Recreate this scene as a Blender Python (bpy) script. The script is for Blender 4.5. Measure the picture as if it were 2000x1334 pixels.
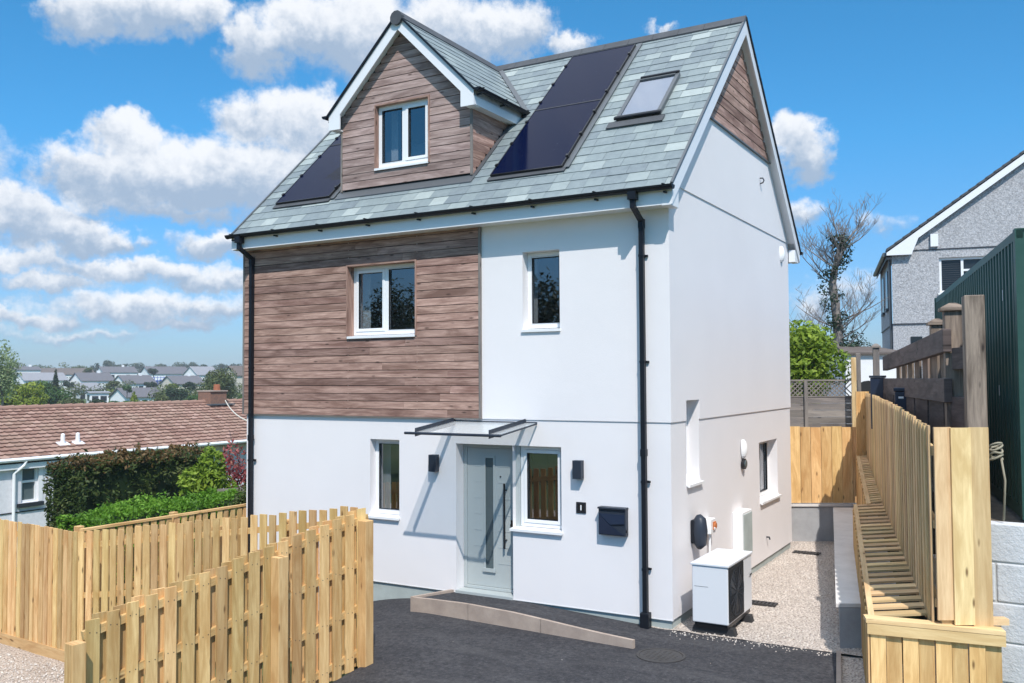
import bpy, math, random
import numpy as np
from mathutils import Vector, Matrix, noise as mnoise
random.seed(7); rng = np.random.default_rng(7)
for o in list(bpy.data.objects): bpy.data.objects.remove(o)
S = bpy.context.scene
R = math.radians
# ------------------------------------------------------------------ camera
CX, CY, CZ = 4.1805, -11.3395, 3.1301
YAW, PITCH, ROLL = 0.52408, 0.04006, -0.005576
F = 1785.26
fw = Vector((-math.sin(YAW)*math.cos(PITCH), math.cos(YAW)*math.cos(PITCH), math.sin(PITCH)))
r0 = Vector((math.cos(YAW), math.sin(YAW), 0)); u0 = r0.cross(fw)
rt = r0*math.cos(ROLL)+u0*math.sin(ROLL); up = u0*math.cos(ROLL)-r0*math.sin(ROLL)
cam = bpy.data.cameras.new('camera'); co = bpy.data.objects.new('camera', cam); S.collection.objects.link(co)
co.matrix_world = Matrix(((rt.x, up.x, -fw.x, CX), (rt.y, up.y, -fw.y, CY), (rt.z, up.z, -fw.z, CZ), (0, 0, 0, 1)))
cam.sensor_width = 36; cam.lens = F/2000*36; cam.clip_start = .1; cam.clip_end = 6000
S.camera = co
def at(px, py, d):
    """world point on the bearing/elevation of photo position (px,py), d metres away along the view axis"""
    v = fw+rt*((px-1000)/F)-up*((py-667)/F)
    return Vector((CX, CY, CZ))+v*d
# ------------------------------------------------------------------ light and sky
S.view_settings.view_transform = 'Standard'; S.view_settings.look = 'None'
S.view_settings.exposure = 0.69; S.view_settings.gamma = 1
SUND = Vector((.765, -1.0, 1.57)).normalized()
sl = bpy.data.lights.new('sun', 'SUN'); sl.energy = 2.75; sl.angle = R(.53); sl.color = (1, .955, .89)
so = bpy.data.objects.new('sun', sl); S.collection.objects.link(so)
so.rotation_euler = SUND.to_track_quat('Z', 'Y').to_euler(); so.location = (20, -25, 40)
W = bpy.data.worlds.new('World'); S.world = W; W.use_nodes = True
nt = W.node_tree; N = nt.nodes; L = nt.links
for n in list(N): N.remove(n)
def nd(t, **k):
    n = N.new(t)
    for a, b in k.items(): setattr(n, a, b)
    return n
def setin(n, vals):
    for k, v in vals.items(): n.inputs[k].default_value = v
    return n
def wmath(op, a, b=None, c=None, clamp=False):
    n = nd('ShaderNodeMath', operation=op, use_clamp=clamp)
    for i, v in enumerate((a, b, c)):
        if v is None: continue
        if isinstance(v, (int, float)): n.inputs[i].default_value = v
        else: L.new(v, n.inputs[i])
    return n.outputs[0]
sky = nd('ShaderNodeTexSky', sky_type='NISHITA', sun_disc=False)
sky.sun_elevation = math.asin(SUND.z); sky.sun_rotation = math.atan2(SUND.x, SUND.y)
sky.altitude = 50; sky.air_density = 1.1; sky.dust_density = .6; sky.ozone_density = 1.2
tc = nd('ShaderNodeTexCoord')
vr = nd('ShaderNodeVectorRotate', rotation_type='Z_AXIS'); vr.inputs['Angle'].default_value = -YAW
L.new(tc.outputs['Generated'], vr.inputs['Vector'])
sep = nd('ShaderNodeSeparateXYZ'); L.new(vr.outputs[0], sep.inputs[0])
az = wmath('ARCTAN2', sep.outputs[0], sep.outputs[1]); el = wmath('ARCSINE', sep.outputs[2])
K = 180/math.pi
azd = wmath('MULTIPLY', az, K); eld = wmath('MULTIPLY', el, K)
pos = nd('ShaderNodeCombineXYZ'); L.new(azd, pos.inputs[0]); L.new(eld, pos.inputs[1])
# warp by noise
def wnoise(scale, detail, rough, vec, dim='3D', dist=0):
    n = nd('ShaderNodeTexNoise', noise_dimensions=dim); setin(n, {'Scale': scale, 'Detail': detail, 'Roughness': rough, 'Distortion': dist}); L.new(vec, n.inputs['Vector']); return n
n1 = wnoise(.42, 7, .62, pos.outputs[0])
ws = nd('ShaderNodeVectorMath', operation='SUBTRACT'); L.new(n1.outputs['Color'], ws.inputs[0]); ws.inputs[1].default_value = (.5, .5, .5)
wm = nd('ShaderNodeVectorMath', operation='MULTIPLY'); L.new(ws.outputs[0], wm.inputs[0]); wm.inputs[1].default_value = (4.2, 3.0, 0)
wa = nd('ShaderNodeVectorMath', operation='ADD'); L.new(pos.outputs[0], wa.inputs[0]); L.new(wm.outputs[0], wa.inputs[1])
def ang(px, py):
    v = fw+rt*((px-1000)/F)-up*((py-667)/F)
    x = v.x*math.cos(YAW)+v.y*math.sin(YAW); y = -v.x*math.sin(YAW)+v.y*math.cos(YAW)
    return math.degrees(math.atan2(x, y)), math.degrees(math.atan2(v.z, math.hypot(x, y)))
BL = [(170, 30, 85, 55, 1), (290, 20, 130, 60, 1), (395, 20, 70, 42, .9), (500, 90, 85, 75, 1), (590, 55, 100, 75, 1), (700, 60, 150, 110, 1), (860, 70, 150, 100, 1), (990, 60, 120, 70, 1.), (1120, 88, 60, 30, 1),
      (250, 262, 85, 48, 1.25), (150, 312, 85, 42, .8), (230, 350, 165, 78, 1.2), (370, 340, 165, 86, 1.3), (510, 345, 150, 84, 1.2), (480, 240, 80, 60, .9), (590, 238, 120, 76, 1.25), (640, 330, 120, 110, 1.),
      (30, 410, 70, 55, 1.1), (110, 445, 115, 58, 1.2), (190, 470, 100, 32, 1.), (340, 415, 220, 24, .62), (440, 478, 120, 36, .95), (50, 505, 120, 32, .8), (260, 528, 250, 30, .85), (420, 548, 150, 28, .9), (100, 552, 120, 22, .8),
      (270, 605, 110, 34, 1.), (350, 635, 120, 20, .75), (430, 612, 120, 26, .7), (60, 620, 140, 22, .75), (300, 598, 320, 34, .62), (150, 655, 200, 20, .45),
      (1550, 270, 70, 52, 1.1), (1575, 310, 60, 50, .9), (1560, 415, 60, 35, .6), (1590, 600, 60, 40, .5), (1730, 440, 60, 22, .35), (1290, 55, 40, 12, .5), (1660, 560, 90, 50, .35), (1480, 330, 60, 60, .8),
      (-250, 300, 230, 120, 1.1), (-300, 520, 260, 60, .9), (2350, 250, 260, 110, 1.0), (2500, 520, 260, 60, .8), (900, -420, 500, 110, .9), (200, -500, 400, 90, .8)]
grp = bpy.data.node_groups.new('cloud_blob', 'ShaderNodeTree')
for nm, ty in (('V', 'NodeSocketVector'), ('C', 'NodeSocketVector'), ('Rr', 'NodeSocketVector'), ('A', 'NodeSocketFloat'), ('M', 'NodeSocketFloat'), ('Sw', 'NodeSocketFloat'), ('Sy', 'NodeSocketFloat')):
    grp.interface.new_socket(nm, in_out='INPUT', socket_type=ty)
for nm in ('M', 'Sw', 'Sy'): grp.interface.new_socket(nm, in_out='OUTPUT', socket_type='NodeSocketFloat')
g = grp.nodes; gl = grp.links; gi = g.new('NodeGroupInput'); go = g.new('NodeGroupOutput')
a = g.new('ShaderNodeVectorMath'); a.operation = 'SUBTRACT'; gl.new(gi.outputs['V'], a.inputs[0]); gl.new(gi.outputs['C'], a.inputs[1])
b = g.new('ShaderNodeVectorMath'); b.operation = 'MULTIPLY'; gl.new(a.outputs[0], b.inputs[0]); gl.new(gi.outputs['Rr'], b.inputs[1])
c = g.new('ShaderNodeVectorMath'); c.operation = 'LENGTH'; gl.new(b.outputs[0], c.inputs[0])
d = g.new('ShaderNodeMath'); d.operation = 'SUBTRACT'; d.inputs[0].default_value = 1.0; gl.new(c.outputs['Value'], d.inputs[1])
e = g.new('ShaderNodeMath'); e.operation = 'MULTIPLY'; gl.new(d.outputs[0], e.inputs[0]); gl.new(gi.outputs['A'], e.inputs[1])
f = g.new('ShaderNodeMath'); f.operation = 'SMOOTH_MAX'; f.inputs[2].default_value = .18; gl.new(e.outputs[0], f.inputs[0]); gl.new(gi.outputs['M'], f.inputs[1])
w = g.new('ShaderNodeMath'); w.operation = 'ADD'; w.inputs[1].default_value = .35; w.use_clamp = True; gl.new(e.outputs[0], w.inputs[0])
w2 = g.new('ShaderNodeMath'); w2.operation = 'MULTIPLY'; gl.new(w.outputs[0], w2.inputs[0]); gl.new(w.outputs[0], w2.inputs[1])
s1 = g.new('ShaderNodeMath'); s1.operation = 'ADD'; gl.new(w2.outputs[0], s1.inputs[0]); gl.new(gi.outputs['Sw'], s1.inputs[1])
sx = g.new('ShaderNodeSeparateXYZ'); gl.new(b.outputs[0], sx.inputs[0])
s2 = g.new('ShaderNodeMath'); s2.operation = 'MULTIPLY_ADD'; gl.new(w2.outputs[0], s2.inputs[0]); gl.new(sx.outputs[1], s2.inputs[1]); gl.new(gi.outputs['Sy'], s2.inputs[2])
gl.new(f.outputs[0], go.inputs['M']); gl.new(s1.outputs[0], go.inputs['Sw']); gl.new(s2.outputs[0], go.inputs['Sy'])
M = Sw = Sy = None
for (px, py, rx, ry, A) in BL:
    q = nd('ShaderNodeGroup'); q.node_tree = grp
    cx_, cy_ = ang(px, py); kk = math.degrees(1/F)
    L.new(wa.outputs[0], q.inputs['V']); q.inputs['C'].default_value = (cx_, cy_, 0); q.inputs['Rr'].default_value = (1/(rx*kk*1.0), 1/(ry*kk*1.0), 0); q.inputs['A'].default_value = A
    if M is None: q.inputs['M'].default_value = -.6; q.inputs['Sw'].default_value = .001; q.inputs['Sy'].default_value = 0
    else: L.new(M, q.inputs['M']); L.new(Sw, q.inputs['Sw']); L.new(Sy, q.inputs['Sy'])
    M, Sw, Sy = q.outputs['M'], q.outputs['Sw'], q.outputs['Sy']
n2 = wnoise(1.1, 8, .62, pos.outputs[0]); n3 = wnoise(.3, 6, .6, wa.outputs[0])
zenith_fill = nd('ShaderNodeMapRange'); setin(zenith_fill, {'From Min': 33, 'From Max': 45, 'To Min': -.6, 'To Max': .42}); L.new(eld, zenith_fill.inputs['Value']); M = wmath('MAXIMUM', M, zenith_fill.outputs[0])  # dense cloud added overhead, out of view, to raise the ambient fill
dens = wmath('ADD', M, wmath('MULTIPLY', wmath('SUBTRACT', n2.outputs[0], .5), .58))
cov = nd('ShaderNodeMapRange', interpolation_type='SMOOTHSTEP'); setin(cov, {'From Min': .0, 'From Max': .50, 'To Min': 0, 'To Max': .96}); L.new(dens, cov.inputs['Value'])
yrel = wmath('DIVIDE', Sy, Sw)
lit = wmath('ADD', wmath('MULTIPLY', yrel, 1.0), wmath('MULTIPLY', wmath('SUBTRACT', n3.outputs[0], .5), 1.0))
lit = wmath('ADD', lit, wmath('MULTIPLY', wmath('SUBTRACT', n2.outputs[0], .5), .9))
lm = nd('ShaderNodeMapRange', interpolation_type='SMOOTHSTEP'); setin(lm, {'From Min': -.42, 'From Max': .5}); L.new(lit, lm.inputs['Value'])
cc = nd('ShaderNodeMix', data_type='RGBA'); cc.inputs['A'].default_value = (2.5, 3.2, 4.2, 1); cc.inputs['B'].default_value = (6.0, 6.15, 6.4, 1); L.new(lm.outputs[0], cc.inputs['Factor'])
tint = nd('ShaderNodeMix', data_type='RGBA', blend_type='MULTIPLY'); tint.inputs['Factor'].default_value = 1; L.new(sky.outputs[0], tint.inputs['A']); tr_ = nd('ShaderNodeValToRGB'); L.new(wmath('DIVIDE', eld, 40), tr_.inputs[0]); te = tr_.color_ramp.elements; te[0].position = 0; te[0].color = (.37, .52, .84, 1); te[1].position = .75; te[1].color = (.21, .77, 1.0, 1); e_ = te.new(.12); e_.color = (.34, .56, .88, 1); e_ = te.new(.35); e_.color = (.245, .70, 1.0, 1); L.new(tr_.outputs[0], tint.inputs['B'])
mx = nd('ShaderNodeMix', data_type='RGBA'); L.new(cov.outputs[0], mx.inputs['Factor']); L.new(tint.outputs['Result'], mx.inputs['A']); hb = nd('ShaderNodeMapRange', interpolation_type='SMOOTHSTEP'); setin(hb, {'From Min': 30, 'From Max': 46, 'To Min': 1.0, 'To Max': 1.9}); L.new(eld, hb.inputs['Value'])  # cloud high above the view is brightened for extra fill light
cb_ = nd('ShaderNodeVectorMath', operation='SCALE'); L.new(cc.outputs['Result'], cb_.inputs[0]); L.new(hb.outputs[0], cb_.inputs['Scale']); L.new(cb_.outputs[0], mx.inputs['B'])
bg = nd('ShaderNodeBackground'); bg.inputs['Strength'].default_value = .10; L.new(mx.outputs['Result'], bg.inputs[0])
wo = nd('ShaderNodeOutputWorld'); L.new(bg.outputs[0], wo.inputs[0])

# ------------------------------------------------------------------ materials
class Mat:
    def __init__(s, name, base=(.5, .5, .5), rough=.6, metal=0, spec=.5, **k):
        s.m = bpy.data.materials.new(name); s.m.use_nodes = True; s.t = s.m.node_tree; s.b = s.t.nodes['Principled BSDF']
        s.b.inputs['Base Color'].default_value = (*base, 1); s.b.inputs['Roughness'].default_value = rough; s.b.inputs['Metallic'].default_value = metal
        s.b.inputs['Specular IOR Level'].default_value = spec
        for a, v in k.items(): s.b.inputs[a.replace('_', ' ')].default_value = v
    def n(s, t, ins=None, **k):
        x = s.t.nodes.new(t)
        for a, v in k.items(): setattr(x, a, v)
        for a, v in (ins or {}).items():
            if hasattr(v, 'is_output') or isinstance(v, bpy.types.NodeSocket): s.t.links.new(v, x.inputs[a])
            else: x.inputs[a].default_value = v
        return x
    def co(s, kind='Object', scale=(1, 1, 1)):
        t = s.n('ShaderNodeTexCoord'); mp = s.n('ShaderNodeMapping', {'Vector': t.outputs[kind], 'Scale': scale}); return mp.outputs[0]
    def noise(s, vec, scale, detail=4, rough=.55, dist=0): return s.n('ShaderNodeTexNoise', {'Vector': vec, 'Scale': scale, 'Detail': detail, 'Roughness': rough, 'Distortion': dist}).outputs['Fac']
    def ramp(s, fac, stops):
        r = s.n('ShaderNodeValToRGB', {'Fac': fac}); e = r.color_ramp.elements
        while len(e) < len(stops): e.new(.5)
        for el_, (p, c) in zip(e, stops): el_.position = p; el_.color = (*c, 1) if len(c) == 3 else c
        return r.outputs[0]
    def mix(s, fac, a, b, mode='MIX'):
        x = s.n('ShaderNodeMix', data_type='RGBA', blend_type=mode)
        for k, v in (('Factor', fac), ('A', a), ('B', b)):
            if isinstance(v, bpy.types.NodeSocket): s.t.links.new(v, x.inputs[k])
            else: x.inputs[k].default_value = (*v, 1) if isinstance(v, tuple) and len(v) == 3 else v
        return x.outputs['Result']
    def math(s, op, a, b=0., clamp=False):
        x = s.n('ShaderNodeMath', {0: a, 1: b}, operation=op, use_clamp=clamp); return x.outputs[0]
    def color(s, sock): s.t.links.new(sock, s.b.inputs['Base Color'])
    def bump(s, h, strength=.4, dist=.01, prev=None):
        x = s.n('ShaderNodeBump', {'Height': h, 'Strength': strength, 'Distance': dist})
        if prev: s.t.links.new(prev, x.inputs['Normal'])
        s.t.links.new(x.outputs[0], s.b.inputs['Normal']); return x.outputs[0]
    def attr(s, name='tone'): return s.n('ShaderNodeAttribute', attribute_name=name).outputs['Fac']
MT = {}
def simple(name, base, rough=.5, metal=0, spec=.5, dirt=.0):
    m = Mat(name, base, rough, metal, spec)
    if dirt:
        v = m.co(); n = m.noise(v, 3, 6, .65); b2 = tuple(x*(1-dirt) for x in base)
        m.color(m.mix(m.ramp(n, [(.35, (0, 0, 0)), (.7, (1, 1, 1))]), base, b2))
    MT[name] = m.m; return m.m
# white render: fine sand texture, faint weather staining
m = Mat('white_render', (.8, .8, .81), .85, spec=.2); v = m.co()
big = m.noise(v, .55, 5, .6); m.color(m.mix(m.ramp(big, [(.3, (0, 0, 0)), (.75, (1, 1, 1))]), (.83, .795, .80), (.79, .755, .76)))
b0 = m.bump(m.noise(v, 90, 4, .75), .5, .005); m.bump(m.noise(v, 1.6, 4, .55), .2, .03, b0); MT['white_render'] = m.m
simple('plinth', (.42, .47, .46), .85, dirt=.18)
simple('upvc', (.82, .82, .83), .3); simple('fascia_white', (.8, .8, .82), .35)
simple('black_plastic', (.010, .012, .017), .42, spec=.22); simple('anthracite', (.026, .034, .05), .42, spec=.3); simple('black_metal', (.01, .01, .012), .35)
simple('dark_void', (.012, .012, .013), .8); simple('lead', (.12, .13, .14), .45, .3)
def wood(name, light, dark, knot, grain=1.0, tonevar=.5, hv=(.486, .506), rough=.75, streak=.35, scale=1., spots=None):
    m = Mat(name, light, rough, spec=.25); uv = m.co('UV')
    st = m.n('ShaderNodeMapping', {'Vector': uv, 'Scale': (1.6*scale, 22*scale, 1)}).outputs[0]
    g1 = m.noise(st, 1.6, 6, .65, .6)
    st2 = m.n('ShaderNodeMapping', {'Vector': uv, 'Scale': (.9*scale, 5*scale, 1)}).outputs[0]
    g2 = m.noise(st2, 1.1, 4, .6, 1.2)
    col = m.mix(m.ramp(g1, [(.32, (0, 0, 0)), (.68, (1, 1, 1))]), light, tuple(l*(1-streak)+d_*streak for l, d_ in zip(light, dark)))
    col = m.mix(m.math('MULTIPLY', m.ramp(g2, [(.40, (0, 0, 0)), (.64, (1, 1, 1))]), grain*.75), col, dark)
    t = m.attr(); tm = m.n('ShaderNodeMapRange', {'Value': t, 'To Min': 1-tonevar*.55, 'To Max': 1+tonevar*.35}).outputs[0]
    hs_ = m.n('ShaderNodeMapRange', {'Value': m.math('FRACT', m.math('MULTIPLY', t, 7.31)), 'To Min': hv[0], 'To Max': hv[1]}).outputs[0]
    hsv = m.n('ShaderNodeHueSaturation', {'Color': col, 'Value': tm, 'Hue': hs_}); col = hsv.outputs[0]
    vo = m.n('ShaderNodeTexVoronoi', {'Vector': m.n('ShaderNodeMapping', {'Vector': uv, 'Scale': (2.3*scale, 7.5*scale, 1)}).outputs[0], 'Scale': 1.0, 'Randomness': 1.})
    kn = m.ramp(vo.outputs['Distance'], [(.05, (1, 1, 1)), (.135, (0, 0, 0))])
    col = m.mix(m.math('MULTIPLY', kn, .85), col, knot)
    m.color(col); m.bump(g1, .35, .004); MT[name] = m.m; return m.m
wood('new_timber', (.82, .58, .27), (.46, .245, .075), (.13, .06, .02), .85, .55, streak=.5)
wood('new_timber_pale', (.80, .60, .33), (.48, .29, .12), (.15, .075, .03), .75, .5, streak=.45)
wood('cladding', (.61, .40, .325), (.18, .095, .072), (.06, .035, .028), 1.05, .62, (.496, .503), streak=.72)
wood('cladding_grey', (.58, .43, .39), (.18, .115, .10), (.08, .05, .045), .95, .6, (.496, .503), streak=.65)
wood('old_timber', (.40, .32, .26), (.07, .05, .04), (.03, .022, .02), 1.0, .5, streak=.55)
wood('tarred_timber', (.15, .12, .115), (.05, .04, .038), (.015, .012, .012), 1.0, .5, streak=.5)
wood('silver_timber', (.33, .285, .25), (.13, .12, .12), (.05, .045, .045), .9, .6, streak=.5)
# slate
m = Mat('slate', (.2, .25, .24), .55, spec=.35); t = m.attr(); v = m.co()
c1_ = m.ramp(t, [(0, (.135, .165, .185)), (.35, (.185, .222, .232)), (.65, (.225, .268, .268)), (.85, (.31, .355, .345)), (1, (.42, .465, .44))])
n = m.noise(v, 9, 6, .7); col = m.mix(.38, c1_, m.ramp(n, [(.3, (.14, .17, .19)), (.7, (.29, .34, .35))]))
m.color(col); b0 = m.bump(m.noise(v, 45, 5, .7), .35, .006); MT['slate'] = m.m
simple('ridge_tile', (.075, .08, .09), .7, dirt=.35)
# solar glass
m = Mat('solar_glass', (.006, .008, .022), .12, spec=.06)
v = m.co(); sp = m.n('ShaderNodeTexVoronoi', {'Vector': v, 'Scale': 5.5}); m.color(m.mix(m.ramp(sp.outputs['Distance'], [(.012, (1, 1, 1)), (.03, (0, 0, 0))]), (.002, .005, .026), (.35, .36, .4))); MT['solar_glass'] = m.m
# window glass
def glass(name, tint, ior, rough=.0):
    m = bpy.data.materials.new(name); m.use_nodes = True; t = m.node_tree; t.nodes.remove(t.nodes['Principled BSDF']); out = t.nodes['Material Output']
    tr = t.nodes.new('ShaderNodeBsdfTransparent'); tr.inputs[0].default_value = (*tint, 1)
    gl_ = t.nodes.new('ShaderNodeBsdfGlossy'); gl_.inputs['Roughness'].default_value = rough; gl_.inputs['Color'].default_value = (.95, .97, 1, 1)
    fr0 = t.nodes.new('ShaderNodeFresnel'); fr0.inputs['IOR'].default_value = ior; gb = t.nodes.new('ShaderNodeNewGeometry'); s0 = t.nodes.new('ShaderNodeMath'); s0.operation = 'SUBTRACT'; s0.inputs[0].default_value = 1; t.links.new(gb.outputs['Backfacing'], s0.inputs[1]); fr_ = t.nodes.new('ShaderNodeMath'); fr_.operation = 'MULTIPLY'; t.links.new(fr0.outputs[0], fr_.inputs[0]); t.links.new(s0.outputs[0], fr_.inputs[1])
    mx_ = t.nodes.new('ShaderNodeMixShader'); t.links.new(fr_.outputs[0], mx_.inputs[0]); t.links.new(tr.outputs[0], mx_.inputs[1]); t.links.new(gl_.outputs[0], mx_.inputs[2]); t.links.new(mx_.outputs[0], out.inputs[0])
    MT[name] = m
glass('glass', (.74, .77, .79), 2.6); glass('canopy_glass', (.965, .98, .98), 1.12); glass('skylight_glass', (.9, .92, .95), 1.7, .05)
m_ = MT['canopy_glass']; t_ = m_.node_tree; df = t_.nodes.new('ShaderNodeBsdfDiffuse'); df.inputs[0].default_value = (.85, .88, .9, 1); mxs = t_.nodes.new('ShaderNodeMixShader'); mxs.inputs[0].default_value = .2
o_ = t_.nodes['Material Output']; src = o_.inputs[0].links[0].from_socket; t_.links.new(src, mxs.inputs[1]); t_.links.new(df.outputs[0], mxs.inputs[2]); t_.links.new(mxs.outputs[0], o_.inputs[0])
for n_ in t_.nodes:
    if n_.type == 'BSDF_GLOSSY': n_.inputs['Roughness'].default_value = .25
# ground surfaces
m = Mat('asphalt', (.05, .05, .055), .88, spec=.3); v = m.co()
vo = m.n('ShaderNodeTexVoronoi', {'Vector': v, 'Scale': 95}); n = m.noise(v, 1.3, 6, .6); nf = m.noise(v, 38, 5, .8)
col = m.mix(m.ramp(n, [(.35, (0, 0, 0)), (.7, (1, 1, 1))]), (.042, .041, .046), (.090, .088, .094)); col = m.mix(m.ramp(nf, [(.50, (0, 0, 0)), (.70, (1, 1, 1))]), col, (.17, .165, .17))
nm_ = m.noise(v, 17, 5, .75); col = m.mix(m.ramp(nm_, [(.40, (0, 0, 0)), (.62, (1, 1, 1))]), col, (.026, .026, .031)); ns_ = m.noise(m.co('Object', (.5, 2.2, 1)), .9, 6, .7, 1.5); col = m.mix(m.math('MULTIPLY', m.ramp(ns_, [(.48, (0, 0, 0)), (.7, (1, 1, 1))]), .4), col, (.135, .13, .13)); m.color(m.mix(.2, col, (.05, .048, .058))); m.bump(vo.outputs['Distance'], .9, .012); MT['asphalt'] = m.m
def gravel(name, a, b, dk, sc=55):
    m = Mat(name, a, .9, spec=.2); v = m.co(); vo = m.n('ShaderNodeTexVoronoi', {'Vector': v, 'Scale': sc}); 
    sepc = m.n('ShaderNodeSeparateColor', {'Color': vo.outputs['Color']})
    col = m.mix(sepc.outputs[0], a, b); n = m.noise(v, 1.1, 5, .65); nf = m.noise(v, 22, 3, .7)
    col = m.mix(m.ramp(vo.outputs['Distance'], [(.42, (0, 0, 0)), (.75, (1, 1, 1))]), col, dk)
    col = m.mix(m.math('MULTIPLY', m.ramp(nf, [(.55, (0, 0, 0)), (.68, (1, 1, 1))]), .55), col, dk)
    col = m.mix(m.math('MULTIPLY', m.ramp(n, [(.4, (0, 0, 0)), (.7, (1, 1, 1))]), .3), col, dk)
    m.color(col); m.bump(vo.outputs['Distance'], 1., -.02); MT[name] = m.m
gravel('gravel', (.74, .66, .60), (.60, .52, .46), (.30, .25, .22), 38); gravel('pink_gravel', (.66, .56, .48), (.54, .45, .38), (.28, .22, .18), 38)
m = Mat('grass_ground', (.07, .1, .03), .95); v = m.co(); n = m.noise(v, .05, 8, .7); m.color(m.ramp(n, [(.3, (.045, .07, .02)), (.5, (.07, .11, .03)), (.7, (.12, .13, .06))])); MT['grass_ground'] = m.m
m = Mat('earth', (.2, .16, .12), .95); v = m.co(); n = m.noise(v, 5, 8, .7); m.color(m.ramp(n, [(.3, (.1, .08, .06)), (.7, (.24, .2, .16))])); m.bump(n, .8, .05); MT['earth'] = m.m
def stone(name, a, b, sc=3, bs=.3, bd=.01, fine=60):
    m = Mat(name, a, .88, spec=.25); v = m.co(); n = m.noise(v, sc, 7, .68); m.color(m.mix(m.ramp(n, [(.32, (0, 0, 0)), (.7, (1, 1, 1))]), a, b)); m.bump(m.noise(v, fine, 4, .7), bs, bd); MT[name] = m.m
stone('kerb', (.46, .37, .31), (.33, .26, .22)); stone('concrete', (.72, .69, .67), (.60, .57, .55)); stone('grey_render', (.40, .40, .41), (.30, .30, .31)); stone('block', (.70, .70, .72), (.55, .55, .57), 2.2, .6, .02, 25)
stone('mortar', (.62, .61, .6), (.5, .49, .48)); stone('far_wall', (.82, .82, .83), (.76, .76, .76)); stone('far_roof', (.15, .145, .16), (.11, .105, .115)); stone('far_roof_brown', (.15, .125, .115), (.11, .09, .08)); stone('far_cream', (.62, .57, .48), (.54, .48, .42)); stone('brick', (.30, .16, .11), (.17, .11, .09), 14)
simple('far_glass', (.02, .025, .03), .2); simple('scaffold_blue', (.03, .08, .38), .5); stone('far_roof_light', (.28, .28, .30), (.22, .22, .24))
# roughcast
m = Mat('roughcast', (.36, .36, .38), .95, spec=.15); v = m.co(); vo = m.n('ShaderNodeTexVoronoi', {'Vector': v, 'Scale': 16, 'Randomness': 1}); n = m.noise(v, 24, 5, .75); 
m.color(m.mix(m.ramp(n, [(.36, (0, 0, 0)), (.62, (1, 1, 1))]), (.27, .27, .285), (.60, .595, .61))); m.bump(m.noise(v, 30, 4, .8), .8, .03); MT['roughcast'] = m.m
m = Mat('pebbledash', (.5, .49, .5), .95, spec=.15); v = m.co(); n = m.noise(v, 9, 5, .7); m.color(m.mix(m.ramp(n, [(.3, (0, 0, 0)), (.7, (1, 1, 1))]), (.66, .65, .68), (.78, .77, .80))); m.bump(m.noise(v, 40, 3, .7), .35, .01); MT['pebbledash'] = m.m
# clay tiles
m = Mat('clay_tile', (.3, .17, .14), .85, spec=.2); t = m.attr(); v = m.co(); c1_ = m.ramp(t, [(0, (.20, .115, .09)), (.5, (.29, .175, .14)), (1, (.38, .25, .205))]); n = m.noise(v, 1.1, 7, .7)
m.color(m.mix(m.math('MULTIPLY', m.ramp(n, [(.45, (0, 0, 0)), (.75, (1, 1, 1))]), .5), c1_, (.34, .27, .20))); MT['clay_tile'] = m.m
# container
m = Mat('container_green', (.022, .075, .062), .5, spec=.35); v = m.co(); n = m.noise(v, 2.4, 7, .7); m.color(m.mix(m.ramp(n, [(.3, (0, 0, 0)), (.75, (1, 1, 1))]), (.018, .066, .054), (.034, .088, .074))); MT['container_green'] = m.m
simple('door_green', (.42, .455, .455), .45); simple('frosted', (.10, .13, .14), .25); simple('steel', (.5, .5, .5), .3, 1)
simple('pump_white', (.72, .73, .76), .4); simple('grille', (.03, .035, .045), .5, .2); simple('orange', (.5, .16, .05), .5); simple('navy', (.012, .02, .045), .4); simple('rubber', (.03, .03, .032), .8); simple('rope', (.3, .27, .2), .9); simple('cable', (.75, .7, .58), .6)
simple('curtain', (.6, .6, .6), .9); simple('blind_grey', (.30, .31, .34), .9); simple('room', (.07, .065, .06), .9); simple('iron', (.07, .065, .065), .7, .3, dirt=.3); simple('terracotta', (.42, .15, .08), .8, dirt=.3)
def leafm(name, cols, trans=.25):
    m = Mat(name, cols[1], .55, spec=.3); t = m.attr(); c_ = m.ramp(t, [(0, cols[0]), (.5, cols[1]), (1, cols[2])]); m.color(c_)
    tr = m.n('ShaderNodeBsdfTranslucent', {'Color': c_}); mx_ = m.n('ShaderNodeMixShader', {0: trans}); out = m.t.nodes['Material Output']
    m.t.links.new(m.b.outputs[0], mx_.inputs[1]); m.t.links.new(tr.outputs[0], mx_.inputs[2]); m.t.links.new(mx_.outputs[0], out.inputs[0]); MT[name] = m.m
leafm('leaf_hedge_dark', [(.025, .045, .012), (.05, .085, .02), (.10, .12, .035)]); leafm('leaf_brown', [(.08, .05, .02), (.14, .09, .035), (.2, .12, .05)])
leafm('leaf_bright', [(.06, .14, .012), (.12, .27, .02), (.22, .40, .05)], .35); leafm('leaf_lime', [(.08, .14, .015), (.2, .30, .03), (.36, .46, .06)], .35)
leafm('leaf_red', [(.16, .03, .04), (.32, .07, .08), (.4, .18, .12)]); leafm('leaf_mid', [(.025, .06, .015), (.05, .11, .025), (.09, .16, .04)]); leafm('leaf_dark', [(.012, .03, .014), (.025, .05, .02), (.04, .07, .03)])
leafm('leaf_yellow', [(.07, .11, .012), (.17, .22, .02), (.27, .32, .04)]); leafm('leaf_olive', [(.04, .06, .02), (.085, .11, .03), (.14, .16, .05)]); leafm('leaf_far_haze', [(.055, .08, .06), (.085, .115, .08), (.12, .145, .10)]); leafm('leaf_pale', [(.12, .17, .07), (.2, .26, .12), (.3, .35, .18)])  # skyline leaf colour is greyed, with distance haze painted in
leafm('leaf_ivy', [(.01, .022, .012), (.02, .045, .02), (.05, .085, .05)], .1)
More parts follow.
